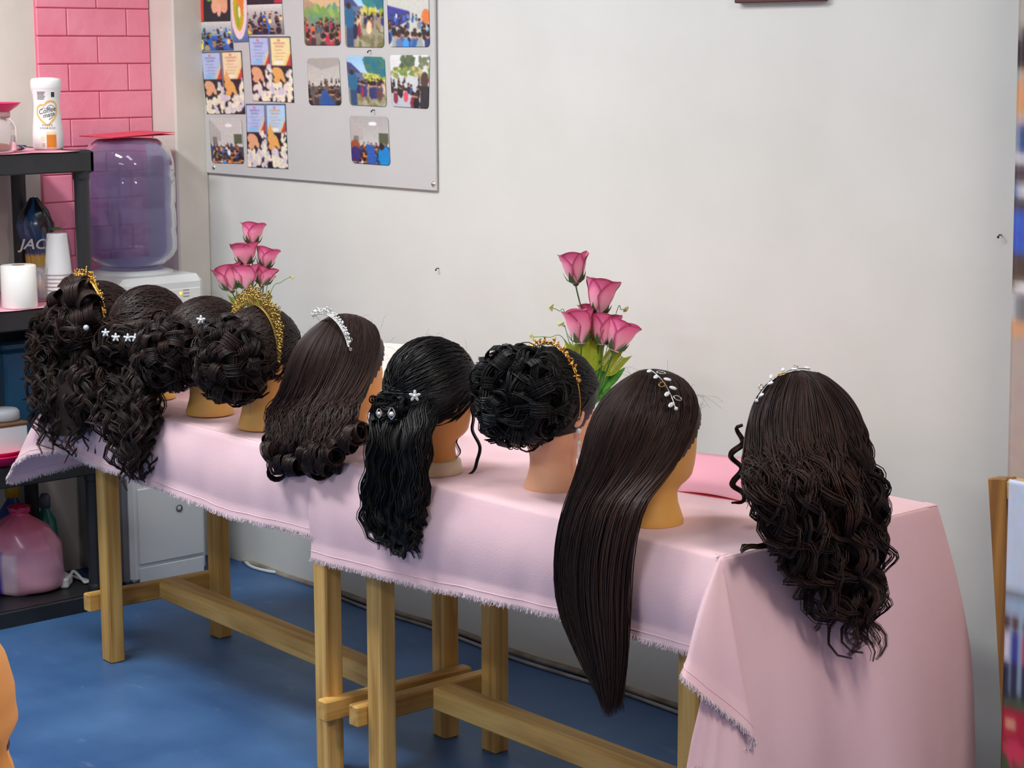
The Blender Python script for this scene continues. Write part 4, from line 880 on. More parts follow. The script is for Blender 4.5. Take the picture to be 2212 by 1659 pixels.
def swirl(pc, nrm, r, rad, n=11, M=12, width=.013):
    """loose S-shaped locks lying on the surface"""
    N = len(pc); t = np.cross(nrm, r.normal(size=(N, 3))); t /= np.linalg.norm(t, axis=1, keepdims=True); b = np.cross(nrm, t)
    s = np.linspace(-1, 1, M)[None]; R_ = rad*r.uniform(.7, 1.4, (N, 1)); ph = r.uniform(0, 6.28, (N, 1))
    C_ = pc[:, None]+(R_*s*1.6)[..., None]*t[:, None]+(R_*.7*np.sin(s*3+ph))[..., None]*b[:, None]+(R_*(.55*np.cos(s*2.6)-.2))[..., None]*nrm[:, None]
    return bundle(C_, r, n, width)
def fib(n, r, c, rad, cond=None):
    k = np.arange(n)+.5; ph = np.arccos(1-2*k/n); th = np.pi*(1+5**.5)*k; U = np.stack([np.cos(th)*np.sin(ph), np.sin(th)*np.sin(ph), np.cos(ph)], 1)+r.normal(0, .06, (n, 3)); U /= np.linalg.norm(U, axis=1, keepdims=True)
    P = np.array(c)+U*np.array(rad)
    N_ = U/np.array(rad); N_ /= np.linalg.norm(N_, axis=1, keepdims=True)
    if cond is not None: k_ = cond(P); P, N_ = P[k_], N_[k_]
    return P, N_
def mass(mb, c, rad, k=.8, col=.08):
    """dark solid core inside a mass of curls"""
    p = np.linspace(.01, np.pi-.01, 18); t = np.linspace(0, 2*np.pi, 28, endpoint=False)
    P = np.stack([np.sin(p)[:, None]*np.cos(t), np.sin(p)[:, None]*np.sin(t), np.repeat(np.cos(p)[:, None], 28, 1)], -1)*np.array(rad)*k+np.array(c); mb.grid(P, np.full(P.shape, col), wrap_v=True)
def backcore(mb, L, R, nrm, thick, shrink=.72):
    """dark flat core behind hanging hair so no light shows through"""
    K = len(L); c = (L+R)/2; h = (R-L)/2*shrink; a = np.linspace(0, 2*np.pi, 14, endpoint=False); P = []
    for i in range(K): P.append(c[i]+h[i]*np.cos(a)[:, None]+nrm*np.sin(a)[:, None]*thick*.35)
    P = catmull(np.array(P).transpose(1, 0, 2), K*4).transpose(1, 0, 2); mb.grid(P, np.full(P.shape, .08), wrap_v=True)
def flyaways(mb, r, n, c, rad, ln=.04, cond=None):
    P, N_ = fib(n, r, c, rad, cond); d = N_*.12+r.normal(0, .6, P.shape)*np.array([1, 1, .5]); d /= np.linalg.norm(d, axis=1, keepdims=True); d2 = d+r.normal(0, .5, d.shape)
    L = ln*r.uniform(.4, 1.2, (len(P), 1)); C_ = np.stack([P-N_*.004, P+d*L*.4, P+d*L*.7+d2*L*.15, P+d*L*.8+d2*L*.35-np.array([0, 0, .2])*L], 1); mb.tubes(catmull(C_, 10), .0002, 3, strand_cols(len(P), r))
def swept(r, n, target, tz=(.0, .0), spread=.02, lay=(.985, 1.025), K=8, front=62, side=98, azr=(68, 292), sink=.0):
    """strands drawn back from the hairline to a gathering point on the back of the skull"""
    az = r.uniform(*azr, n)*D2R; w = np.abs(np.cos((az-np.pi)/2))**.5; q = np.abs(az-np.pi)/(112*D2R); pol = (front+(side-front)*np.clip(q, 0, 1)**1.2)*D2R
    a = sph(az, pol); tg = np.array(target)+r.normal(0, spread, (n, 3)); b = (tg-EC)/ER; b /= np.linalg.norm(b, axis=1, keepdims=True); L = r.uniform(*lay, n)[:, None]
    return np.stack([EC+slerp(a, b, t)*ER*L for t in np.linspace(0, 1, K)], 1)
def nape(r, n, target, lay=(.975, 1.015), K=6, pol0=128, azw=70, spread=.02):
    az = r.uniform(-azw, azw, n)*D2R; a = sph(az, np.full(n, pol0*D2R)); tg = np.array(target)+r.normal(0, spread, (n, 3)); b = (tg-EC)/ER; b /= np.linalg.norm(b, axis=1, keepdims=True); L = r.uniform(*lay, n)[:, None]
    return np.stack([EC+slerp(a, b, t)*ER*L for t in np.linspace(0, 1, K)], 1)
FR = np.array([0, -1., 0])
# ---- H8 long straight hair
def h_straight():
    r = np.random.default_rng(80); t, p, rz = mannequin('head with long straight brown hair hanging past the table edge', (1414, 1141), -.08, 'y', ears=False)
    m = M_hair['b']; cap_shell(t, m, .98, .035, .8, .13)
    rows = [(1070, 1236, 1408, .012), (1120, 1220, 1394), (1180, 1206, 1380), (1250, 1201, 1367), (1330, 1214, 1372), (1400, 1250, 1368), (1460, 1285, 1360), (1510, 1312, 1350), (1545, 1326, 1342)]
    L, R = rows_to(p, rz, rows, 'y', -1.035); nrm = toL(p+FR, p, rz)
    N = 2200; u = r.uniform(0, 1, N); q = r.uniform(0, 1, N); tp, az = top_paths(u, -112, 118, r, 82, (.985, 1.035), front=40, backr=1.42, sider=1.06, q=q)
    hg = hang(u, L, R, r, .05, nrm, .0015, (.62, 1.0), q, az, rz)
    tp = bridge(tp, az, hg[:, 0], 1.46, 1.08)
    P = relax(catmull(np.concatenate([tp, hg], 1), 44), 14)[:, np.round(np.linspace(0, 43, 25)).astype(int)]; wob = .003*np.sin(arclen(P)*r.uniform(8, 16, (N, 1))+r.uniform(0, 6, (N, 1))); P[..., 0] += wob
    b = MB().tubes(P, taper(N, 25, .0013, .12), 3, strand_cols(N, r, .3, .28)); backcore(b, L[1:-1], R[1:-1], nrm, .03, .8); b.build('hair', m, t, True, True)
    b = MB(); flyaways(b, r, 130, EC, ER*1.02, .05, lambda q: (q[:, 2] > .2))
    b.build('flyaway_hair', m, t, True, True)['kind'] = 'stuff'
    return t, p, rz
H8 = h_straight()
# ---- H9 long curly hair at the table end
def h_curlyend():
    r = np.random.default_rng(90); t, p, rz = mannequin('head with long brown curls draped over the right end of the table', (1735, 1150), 1.15, 'y', ears=False)
    m = M_hair['b']; cap_shell(t, m, .98, .02, .7, .12)
    rows = [(1030, 1624, 1872, -.008), (1090, 1640, 1880), (1150, 1668, 1884), (1200, 1702, 1884), (1260, 1732, 1880), (1320, 1765, 1872), (1370, 1798, 1864), (1410, 1822, 1858)]
    L, R = rows_to(p, rz, rows, 'x', 3.305); nrm = toL(p+np.array([1., 0, 0]), p, rz)
    N = 1600; u = r.uniform(0, 1, N); q = r.uniform(0, 1, N); tp, az = top_paths(u, -118, 110, r, 84, (.99, 1.06), front=44, backr=1.28, sider=1.25, q=q); hg = hang(u, L[:4], R[:4], r, .07, nrm, .003, (.0, 1), q, az, rz); tp = bridge(tp, az, hg[:, 0], 1.3, 1.3); P = relax(catmull(np.concatenate([tp, hg], 1), 22), 5)
    P = curlify(P, r, .012, .10, .42, phase=np.floor(u*70)[:, None], grow=.5); b = MB().tubes(P, taper(N, 22, .0013, .3), 3, strand_cols(N, r, .35, .28)); b.build('hair', m, t, True, True)
    NL = 96; u = r.uniform(0, 1, NL); tp, az = top_paths(u, -112, 108, r, 82, (1.0, 1.06), front=40, backr=1.28, sider=1.25); tp = tp[:, 1:]
    hg = hang(u, L, R, r, .085, nrm, .006, (.2, 1.0), r.uniform(0, 1, NL), az, rz); tp = bridge(tp, az, hg[:, 0], 1.3, 1.3); P = even(relax(catmull(np.concatenate([tp, hg], 1), 46), 10)); P = curlify(P, r, .018, .098, .33, grow=.4)
    B = bundle(P, r, 13, .0125, .5); b = MB().tubes(B, taper(len(B), 46, .0013, .2), 3, np.repeat(strand_cols(NL, r, .3, .2), 13, 0)+r.normal(0, .1, (NL*13, 1)))
    backcore(b, L[:-2], R[:-2], nrm, .05, .62); mass(b, (0, -.03, .13), (.10, .12, .12), .85); b.build('curls', m, t, True, True)
    # ringlet in front of the ear, and a loose lock lying on the table
    c = catmull(np.array([ond(*q, p+np.array([-.06, -.09, .1])) for q in ((1604, 918), (1592, 960), (1590, 1000), (1594, 1040), (1598, 1070), (1585, 1090))]), 60)[None]
    c = toL(c, p, rz); c = curlify(c, r, .009, .05, 0, grow=.05); B = bundle(c, r, 26, .006, .8); b = MB().tubes(B, taper(len(B), 60, .0011, .3), 3, strand_cols(len(B), r))
    b.build('ringlet', m, t, True, True)
    c = np.array([onx(1760, 1150, 3.27), onx(1710, 1160, 3.285), onz(1672, 1172, .80), onz(1640, 1180, .798), onz(1612, 1180, .812), onz(1600, 1192, .80)]); c[1, 2] += .0
    c = toL(catmull(c, 40)[None], p, rz); B = bundle(c, r, 40, .010, .5); MB().tubes(B, taper(len(B), 40, .0011, .2), 3, strand_cols(len(B), r, .45)).build('loose_lock', m, t, True, True)
    return t, p, rz
H9 = h_curlyend()
# ---- H7 black updo with headband
def h_updo(label, px, rz, sk, hk, seed, bun_c, bun_r, nb_=150, rad=.02, ring=None, tails=0, cond=None, br=.55):
    r = np.random.default_rng(seed); t, p, rz = mannequin(label, px, rz, sk, ring=ring); m = M_hair[hk]
    cap_shell(t, m, .98, .035, .85, .115)
    P = swept(r, 1200, np.array(bun_c)*np.array([1, 1.05, 1])+np.array([0, 0, .03]), spread=.03, lay=(.985, 1.03)); b = MB().tubes(catmull(P, 11), .0014, 3, strand_cols(1200, r))
    P = nape(r, 300, np.array(bun_c), spread=.03); b.tubes(catmull(P, 10), .0015, 3, strand_cols(300, r)); b.build('hair', m, t, True, True)
    b = MB(); mass(b, bun_c, bun_r, .86); pc, nn = fib(nb_, r, bun_c, np.array(bun_r)*.97, cond); k = r.uniform(0, 1, len(pc)) < br
    B = barrel(pc[k], nn[k], r, rad); b.tubes(B, .0013, 3, np.repeat(strand_cols(int(k.sum()), r, .3, .22), 11, 0)+r.normal(0, .08, (len(B), 1)))
    B = swirl(pc[~k], nn[~k], r, rad*1.1); b.tubes(B, taper(len(B), 12, .0013, .4), 3, np.repeat(strand_cols(int((~k).sum()), r, .3, .22), 11, 0)+r.normal(0, .08, (len(B), 1)))
    b.build('curled_bun', m, t, True, True)
    b = MB(); flyaways(b, r, 40, bun_c, np.array(bun_r)*1.0, .03); flyaways(b, r, 50, EC, ER*1.02, .04, lambda q: q[:, 2] > .25); b.build('flyaway_hair', m, t, True, True)['kind'] = 'stuff'
    return t, p, rz
H7 = h_updo('head with a messy black bun, gold headband and peach neck', (1197, 1066), .02, 'p', 'k', 70, (-.005, -.095, .212), (.110, .078, .098), 150, .022, br=.35)
# ---- H4 and H3 curly updos
H4 = h_updo('head with a curly dark updo under the big gold crown', (562, 932), .0, 'y', 'd', 40, (-.005, -.085, .178), (.106, .075, .098), 150, .021, br=.6)
H3 = h_updo('head with a curly dark updo and one white flower clip', (447, 901), .05, 'y', 'd', 30, (-.01, -.11, .173), (.10, .075, .088), 135, .021, br=.6)
# ---- H5 shoulder-length hair with rolled ends
def h_bob():
    r = np.random.default_rng(50); t, p, rz = mannequin('head with smooth brown hair curled at the ends under the silver tiara', (746, 962), .02, 'o')
    m = M_hair['b']; cap_shell(t, m, .98, .03, .7, .14)
    rows = [(880, 592, 792, .04), (920, 588, 782, .02), (955, 590, 762, .0), (985, 600, 735, -.01), (1015, 610, 715, -.01)]
    L, R = rows_to(p, rz, rows, 'y', -1.0); nrm = toL(p+FR, p, rz)
    N = 1700; u = r.uniform(0, 1, N); q = r.uniform(0, 1, N); tp, az = top_paths(u, -115, 108, r, 80, (.99, 1.05), front=42, backr=1.42, sider=1.2, q=q); hg = hang(u, L[:3], R[:3], r, .07, nrm, .003, (.6, 1), q, az, rz); tp = bridge(tp, az, hg[:, 0], 1.5, 1.22); P = relax(catmull(np.concatenate([tp, hg], 1), 21), 4)
    P = curlify(P, r, .006, .11, .6, phase=u[:, None]*30); b = MB().tubes(P, taper(N, 21, .0014, .5), 3, strand_cols(N, r, .38, .28)); backcore(b, L[:3], R[:3], nrm, .05, .75); b.build('hair', m, t, True, True)
    b = MB(); c0 = (L[2]+R[2])/2; NB = 104; u = r.uniform(-.02, 1.02, NB); k = r.uniform(.3, 1, NB)*(len(L)-1); i = np.minimum(k.astype(int), len(L)-2); f = (k-i)[:, None]
    pc = (L[i]+(R[i]-L[i])*u[:, None])*(1-f)+(L[i+1]+(R[i+1]-L[i+1])*u[:, None])*f+nrm*r.uniform(-.02, .02, (NB, 1)); nn = np.repeat(nrm[None], NB, 0)+r.normal(0, .35, (NB, 3)); nn /= np.linalg.norm(nn, axis=1, keepdims=True)
    # rolls lie mostly level, axis across the head
    tdir = np.cross(nn, np.array([0, 0, 1.])); B = []
    th = np.linspace(0, 1, 16)[None]*2*np.pi*1.2+r.uniform(2.4, 4, (NB, 1)); Rr = .019*r.uniform(.7, 1.25, (NB, 1)); ax = tdir/np.linalg.norm(tdir, axis=1, keepdims=True)+np.array([0, 0, 1])*r.normal(0, .3, (NB, 1)); up = np.cross(ax, nn)
    C_ = pc[:, None]+Rr[..., None]*(np.cos(th)[..., None]*up[:, None]+np.sin(th)[..., None]*nn[:, None]); off = np.linspace(-.5, .5, 12)*.03
    B = (C_[:, None]+ax[:, None, None]*off[None, :, None, None]+r.normal(0, .0007, (NB, 12, 1, 3))).reshape(NB*12, 16, 3)
    b.tubes(B, .0015, 3, np.repeat(strand_cols(NB, r, .25, .2), 12, 0)); backcore(b, L[1:], R[1:], nrm, .05, .7); b.build('rolled_ends', m, t, True, True)
    # fringe strands beside the face
    P = swept(r, 160, (.07, .03, .2), spread=.02, azr=(150, 200)); 
    b = MB(); flyaways(b, r, 60, EC, ER*1.04, .04, lambda q: q[:, 2] > .22); b.build('flyaway_hair', m, t, True, True)['kind'] = 'stuff'
    return t, p, rz
H5 = h_bob()
# ---- H6 black half-up with wavy length
def h_half():
    r = np.random.default_rng(60); t, p, rz = mannequin('head with black half-up hair, star clip and cream base ring', (934, 1031), .0, 'o', ring=mat('cream_ring', rgb(232, 216, 180), .3))
    m = M_hair['k']; cap_shell(t, m, .98, .035, .85, .12); knot = np.array([-.01, -.115, .155])
    P = swept(r, 1200, knot, spread=.018, lay=(.985, 1.03)); b = MB().tubes(catmull(P, 12), .0015, 3, strand_cols(1200, r, .3, .2)); P = nape(r, 300, knot+np.array([0, .02, -.02])); b.tubes(catmull(P, 12), .0013, 3, strand_cols(300, r)); b.build('hair', m, t, True, True)
    rows = [(868, 822, 925, .06), (900, 815, 925, .03), (950, 810, 918), (1000, 803, 912), (1050, 796, 912), (1100, 790, 908), (1140, 800, 902), (1175, 830, 900), (1205, 868, 892)]
    L, R = rows_to(p, rz, rows, 'y', -1.03); nrm = toL(p+FR, p, rz); NL = 80; u = r.uniform(0, 1, NL)
    hg = hang(u, L, R, r, .04, nrm, .003, (.78, 1.0)); st = knot+r.normal(0, .016, (NL, 3)); P = even(catmull(np.concatenate([st[:, None], hg], 1), 36))
    s = arclen(P); P = P+np.array([1., 0, 0])*(.007*np.clip(s/.15, 0, 1)*np.sin(s*2*np.pi/.085+u[:, None]*3))[..., None]; P = curlify(P, r, .009, .05, .68, grow=.3)
    B = bundle(P, r, 11, .009, .6); b = MB().tubes(B, taper(len(B), 36, .0014, .2), 3, np.repeat(strand_cols(NL, r, .3, .2), 11, 0)); backcore(b, L[:-1], R[:-1], nrm, .03, .75); b.build('wavy_length', m, t, True, True)
    b = MB(); mass(b, knot+np.array([0, .01, 0]), (.05, .014, .026), .9); pc, nn = fib(44, r, knot+np.array([0, .012, 0]), (.054, .016, .028)); B = swirl(pc, nn, r, .016); b.tubes(B, .0013, 3, np.repeat(strand_cols(len(pc), r, .25), 11, 0)); b.build('twisted_knot', m, t, True, True)
    for nm, pts in (('tendril', ((1000, 800), (1012, 860), (1022, 900), (1020, 930), (1036, 965), (1030, 995), (1022, 1018), (1000, 1030))), ('tendril', ((985, 905), (990, 935), (984, 955), (992, 975), (985, 990)))):
        c = toL(catmull(np.array([ond(*q, p+np.array([.06, .06, .1])) for q in pts]), 60)[None], p, rz); B = bundle(c, r, 12 if len(pts) > 6 else 6, .0045, .8); MB().tubes(B, taper(len(B), 60, .0008, .3), 3, strand_cols(len(B), r, .5)).build(nm, m, t, True, True)
    b = MB(); flyaways(b, r, 60, EC, ER*1.02, .035, lambda q: q[:, 2] > .22); b.build('flyaway_hair', m, t, True, True)['kind'] = 'stuff'
    return t, p, rz
H6 = h_half()
# ---- H1 and H2 half-up curls
def h_longcurl(label, px, rz, seed, rows, sk, smooth_knot, roll=False, amp=.012):
    r = np.random.default_rng(seed); t, p, rz = mannequin(label, px, rz, sk); m = M_hair['d']; cap_shell(t, m, .985, .035, .85, .12)
    P = swept(r, 1050, smooth_knot, spread=.035, lay=(.99, 1.035)); b = MB().tubes(catmull(P, 12), .0015, 3, strand_cols(1050, r, .4, .25)); b.build('hair', m, t, True, True)
    L, R = rows_to(p, rz, rows, 'y', -1.03); nrm = toL(p+FR, p, rz); NL = 76; u = r.uniform(0, 1, NL); hg = hang(u, L, R, r, .075, nrm, .006, (.4, 1.0))
    k = np.array(smooth_knot); st = k+np.stack([(u-.5)*.15, -.004+.05*np.abs(u-.5), r.normal(0, .018, NL)], 1); P = even(catmull(np.concatenate([st[:, None], hg], 1), 36)); P = curlify(P, r, amp, .08, .08, grow=.2)
    B = bundle(P, r, 11, .0085, .5); b = MB().tubes(B, taper(len(B), 36, .0014, .25), 3, np.repeat(strand_cols(NL, r, .3, .22), 11, 0)+r.normal(0, .08, (len(B), 1))); backcore(b, L[:-2], R[:-2], nrm, .06, .7); mass(b, k+np.array([0, .02, -.02]), (.075, .05, .06), .9)
    pc, nn = fib(90, r, k+np.array([0, .02, -.02]), (.082, .055, .06), lambda q: q[:, 1] < -.06); B = swirl(pc, nn, r, .024); b.tubes(B, .0013, 3, np.repeat(strand_cols(len(pc), r, .35), 11, 0)); b.build('curls', m, t, True, True)
    if roll:
        b = MB(); pc = np.array([[-.06, -.085, .262], [-.02, -.085, .285], [.025, -.085, .285], [.055, -.075, .265], [-.085, -.085, .225], [0, -.06, .30], [.07, -.085, .225]]); nn = _n(np.array([0, -.5, .7]))[None].repeat(7, 0); B = barrel(pc, nn, r, .032, 1.1, .06, 34, 22); mass(b, (0, -.075, .265), (.075, .04, .045), .9); b.tubes(B, .0016, 3, strand_cols(len(B), r, .45)); b.build('rolled_top', m, t, True, True)
    return t, p, rz
H2 = h_longcurl('head with smooth crown, a row of white flower clips and hanging dark curls', (322, 866), .0, 20, [(770, 212, 338, .12), (820, 208, 336, .06), (870, 212, 330, .02), (915, 228, 326), (955, 248, 322), (995, 262, 318), (1030, 274, 314), (1045, 282, 308)], 'y', (0, -.110, .178), amp=.014)
H1 = h_longcurl('leftmost head with a rolled dark updo, gold tiara and long curls', (214, 852), .05, 10, [(690, 100, 215, .14), (745, 88, 216, .08), (800, 86, 214, .04), (850, 88, 206), (900, 92, 200), (940, 102, 196), (970, 122, 190), (992, 145, 175)], 'y', (-.01, -.112, .20), True, amp=.015)

# ------------------------------------------------------------------ hair ornaments
def ornament(name, label, head, cat):
    t, p, rz = head; return thing(name, label, cat, tuple(p), rz)
def band_arc(a0, a1, y0, rx, rzz, n=60, ytilt=0.0, zc=.200):
    a = np.linspace(a0, a1, n)*D2R; P = np.stack([rx*np.sin(a), y0+ytilt*np.abs(np.sin(a)), zc+rzz*np.cos(a)], 1); U = np.stack([np.sin(a), 0*a, np.cos(a)], 1); return P, U
def tiara(name, label, head, cat, a0, a1, y0, rx, rzz, height, metal, seed, gem=M_gem, dens=90, ytilt=0, fwd=.25, zc=.2, prof=None):
    r = np.random.default_rng(seed); o = ornament(name, label, head, cat); P, U = band_arc(a0, a1, y0, rx, rzz, 70, ytilt, zc)
    MB().tubes(P, .0016, 8).tubes(P+U*.004, .0009, 6).build('band', metal, o)
    b = MB(); g = MB(); n = dens
    k = r.uniform(0, 69, n); i = k.astype(int); s = k/69
    hh = height*(np.interp(s, *prof) if prof else np.sin(np.pi*np.clip(s, .02, .98))**.8)
    T = np.gradient(P, axis=0); T /= np.linalg.norm(T, axis=1, keepdims=True)
    for q in range(n):
        up = _n(U[i[q]]+np.array([0, fwd, 0])); tt = T[i[q]]; h = hh[q]*r.uniform(.3, 1); base = P[i[q]]+up*h*r.uniform(0, .5); e = base+up*h*.6+tt*r.normal(0, .006)
        b.tubes(catmull(np.array([base, (base+e)/2+tt*r.normal(0, .004), e]), 7), .0009, 5)
        # small leaf or ring at the tip
        if q % 3 == 0:
            a = np.linspace(0, 2*np.pi, 12); b.tubes(e+.0035*(np.cos(a)[:, None]*tt+np.sin(a)[:, None]*up), .0008, 5)
        elif q % 3 == 1: b.ball(e, .003, 5, (1, .5, 1.7), axes_to(up+tt*r.normal(0, .8)))
        else: g.ball(e, .0026, 5)
    b.build('filigree', metal, o); g.build('rhinestone_row', gem, o)['kind'] = 'stuff'
    return o
tiara('tiara', 'ornate gold tiara on the leftmost head', H1, 'tiara', -70, 78, -.055, .102, .124, .034, M_gold, 1, gem=M_gold, dens=130, prof=([0, .25, .5, .75, 1], [.2, .6, 1, .5, .25]))
tiara('crown', 'tall antique gold crown full of filigree on the curly updo', H4, 'crown', -88, 100, -.022, .102, .115, .05, M_agold, 2, gem=M_dgold, dens=420, prof=([0, .12, .25, .5, .75, .88, 1], [.2, .6, .9, 1, .8, .35, .15]))
tiara('tiara', 'slim silver rhinestone tiara on the smooth brown hair', H5, 'tiara', -25, 66, -.066, .103, .118, .017, M_silver, 3, dens=90, prof=([0, .3, .8, 1], [.7, 1, .9, .8]))
def band7():
    o = ornament('headband', 'thin gold leaf headband on the black bun', H7, 'headband'); P, U = band_arc(-60, 104, -.012, .103, .117, 80, -.01); MB().tubes(P, .0015, 8).build('band', M_gold, o)
    b = MB(); r = np.random.default_rng(5)
    for q in range(64):
        i = r.integers(8, 62); h = .008*(1.6 if i < 36 else .8); e = P[i]+U[i]*h*r.uniform(.2, 1)+np.array([0, r.normal(0, .004), 0]); b.ball(e, .0042, 5, (.5, .5, 1.6), axes_to(r.normal(size=3)+U[i]))
    b.build('leaf_cluster', M_gold, o); a = np.linspace(0, 2*np.pi, 16); MB().tubes(P[-1]+np.array([0, 0, -.005])+.004*np.stack([0*a, np.cos(a), np.sin(a)*1.4], 1), .0009, 6).build('end_loop', mat('rose_gold', rgb(210, 140, 120), .3, 1), o)
band7()
def vine(label, head, a0, a1, y0, rx, rzz, n, sgn, seed, ytilt=0):
    o = ornament('hair_vine', label, head, 'hair vine'); P, U = band_arc(a0, a1, y0, rx, rzz, 60, ytilt); MB().tubes(P, .0011, 6).build('wire', M_silver, o); r = np.random.default_rng(seed)
    T = np.gradient(P, axis=0); T /= np.linalg.norm(T, axis=1, keepdims=True)
    for q in range(n):
        i = int(4+q*(54/n)); sd = 1 if q % 2 else -1; ax = _n(np.cross(U[i], T[i])*sd+T[i]*.45); c = P[i]+ax*.012+U[i]*.003
        if q % 3 == 1:
            a = np.linspace(0, 2*np.pi, 20); s_ = np.cross(U[i], ax); MB().tubes(c+.009*np.cos(a)[:, None]*ax+.005*np.sin(a)[:, None]*s_, .0012, 6).build('leaf_loop', M_silver if q % 2 else M_dgold, o)
        else: MB().ball(c, .0085, 7, (.32, .52, 1), axes_to(ax, U[i])).build('crystal_leaf', M_gem, o)
    MB().ball(P[-1 if sgn > 0 else 0]+U[-1]*.002, .004, 6).build('end_crystal', M_gem, o)
vine('silver leaf hair vine on the long straight hair', H8, 10, 66, -.028, .106, .117, 9, 1, 3)
vine('silver leaf hair vine on the long curls at the table end', H9, -62, 12, .012, .104, .116, 9, -1, 4)
def clip(label, head, px, back, kind, size):
    t, p, rz = head; q = ond(px[0], px[1], p+np.array([vdir[0]*back, vdir[1]*back, .15])); o = thing('hair_clip', label, 'hair clip', tuple(q), FACE)
    M3 = axes_to((1, 0, .1), (0, 0, 1))
    if kind == 'flower':
        for k in range(5):
            a = k*2*math.pi/5+.3; d = np.array([.0, math.cos(a), math.sin(a)]); MB().ball(d*size*.55, size*.5, 6, (.25, .55, 1), axes_to(d, (1, 0, 0))@np.diag([1, 1, 1])).build('petal', M_gem, o)
        MB().ball((size*.15, 0, 0), size*.28, 7).build('centre_stone', M_pearl, o)
    elif kind == 'leaf':
        for sg in (-1, 1): MB().tubes(catmull(np.array([[0, 0, -size], [0, sg*size*.6, 0], [0, sg*size*.1, size*1.1]]), 14), .0018, 6).build('leaf_frame', M_silver, o)
        MB().ball((size*.2, 0, 0), size*.42, 8).build('pearl', M_pearl, o)
    else: MB().ball((0, 0, 0), size, 9).build('pearl', mat('grey_pearl', rgb(190, 196, 210), .15), o)
    MB().tubes(np.array([[-size*.2, 0, 0], [-.02, 0, 0]]), .0012, 6).build('pin', M_silver, o)
clip('leftmost white flower clip in the row on the second head', H2, (228, 719), .172, 'flower', .011)
clip('second white flower clip from the left in the row on the second head', H2, (250, 729), .172, 'flower', .012)
clip('third white flower clip from the left in the row on the second head', H2, (276, 730), .172, 'flower', .012)
clip('rightmost white flower clip in the row on the second head', H2, (292, 730), .172, 'flower', .012)
clip('round grey pearl pin in the curls of the leftmost head', H1, (186, 708), .175, 'pearl', .008)
clip('single white flower clip on the third head', H3, (434, 691), .14, 'flower', .012)
clip('star-shaped silver flower clip on the black half-up hair', H6, (896, 855), .128, 'flower', .013)
clip('pearl leaf clip in the middle of the black half-up hair', H6, (846, 894), .150, 'leaf', .013)
clip('pearl leaf clip at the left edge of the black half-up hair', H6, (819, 893), .145, 'leaf', .010)
t, p, rz = H7; q = np.array([.083, -.006, .142]); er_ = thing('earring', 'dangling silver crystal earring on the peach head', 'earring', tuple(p+rotz(rz)@q))
MB().ball((0, 0, -.004), .006, 8).build('stud', M_gem, er_); MB().tubes(np.array([[0, 0, -.008], [0, 0, -.026]]), .0008, 5).build('link', M_silver, er_); MB().ball((0, 0, -.03), .0055, 8).build('pearl_drop', M_pearl, er_)
MB().ball((0, 0, -.055), .02, 8, (.12, .22, 1)).build('drop', M_gem, er_)

# ------------------------------------------------------------------ rose bouquets
def petal_mesh(L, Wd, cup, flare, seed):
    r = np.random.default_rng(seed); u = np.linspace(0, 1, 12); v = np.linspace(-1, 1, 9); U, V = np.meshgrid(u, v, indexing='ij')
    w = Wd*np.sin(np.pi*np.clip(U*.80+.10, 0, 1))**.65*(.45+.55*np.minimum(U*1.8, 1)); R_ = cup*(.35+.65*np.sin(np.minimum(U*1.25, 1)*np.pi/2))
    ang = V*w/np.maximum(R_, .004)*.9; rad = R_+flare*np.clip(U-.72, 0, 1)**1.3*3.2
    P = np.stack([rad*np.sin(ang), rad*np.cos(ang), U*L*(1-.06*V**2)], -1)
    ed = np.clip(np.maximum(np.abs(V)**8, np.clip((U-.9)/.08, 0, 1)), 0, 1)[..., None]; f = U[..., None]
    pale, mid, dk = np.array(rgb(252, 208, 216)), np.array(rgb(247, 112, 168)), np.array(rgb(176, 34, 98)); c = pale*(1-np.clip(f*1.15, 0, 1))+mid*np.clip(f*1.15, 0, 1); c = c*(1-ed)+dk*ed
    return P, c
PM = {}
def petal_data(key, *a):
    if key not in PM:
        P, c = petal_mesh(*a); o = MB().grid(P, c).build('petal', M_petal, None, True, True); PM[key] = o.data; bpy.data.objects.remove(o)
    return PM[key]
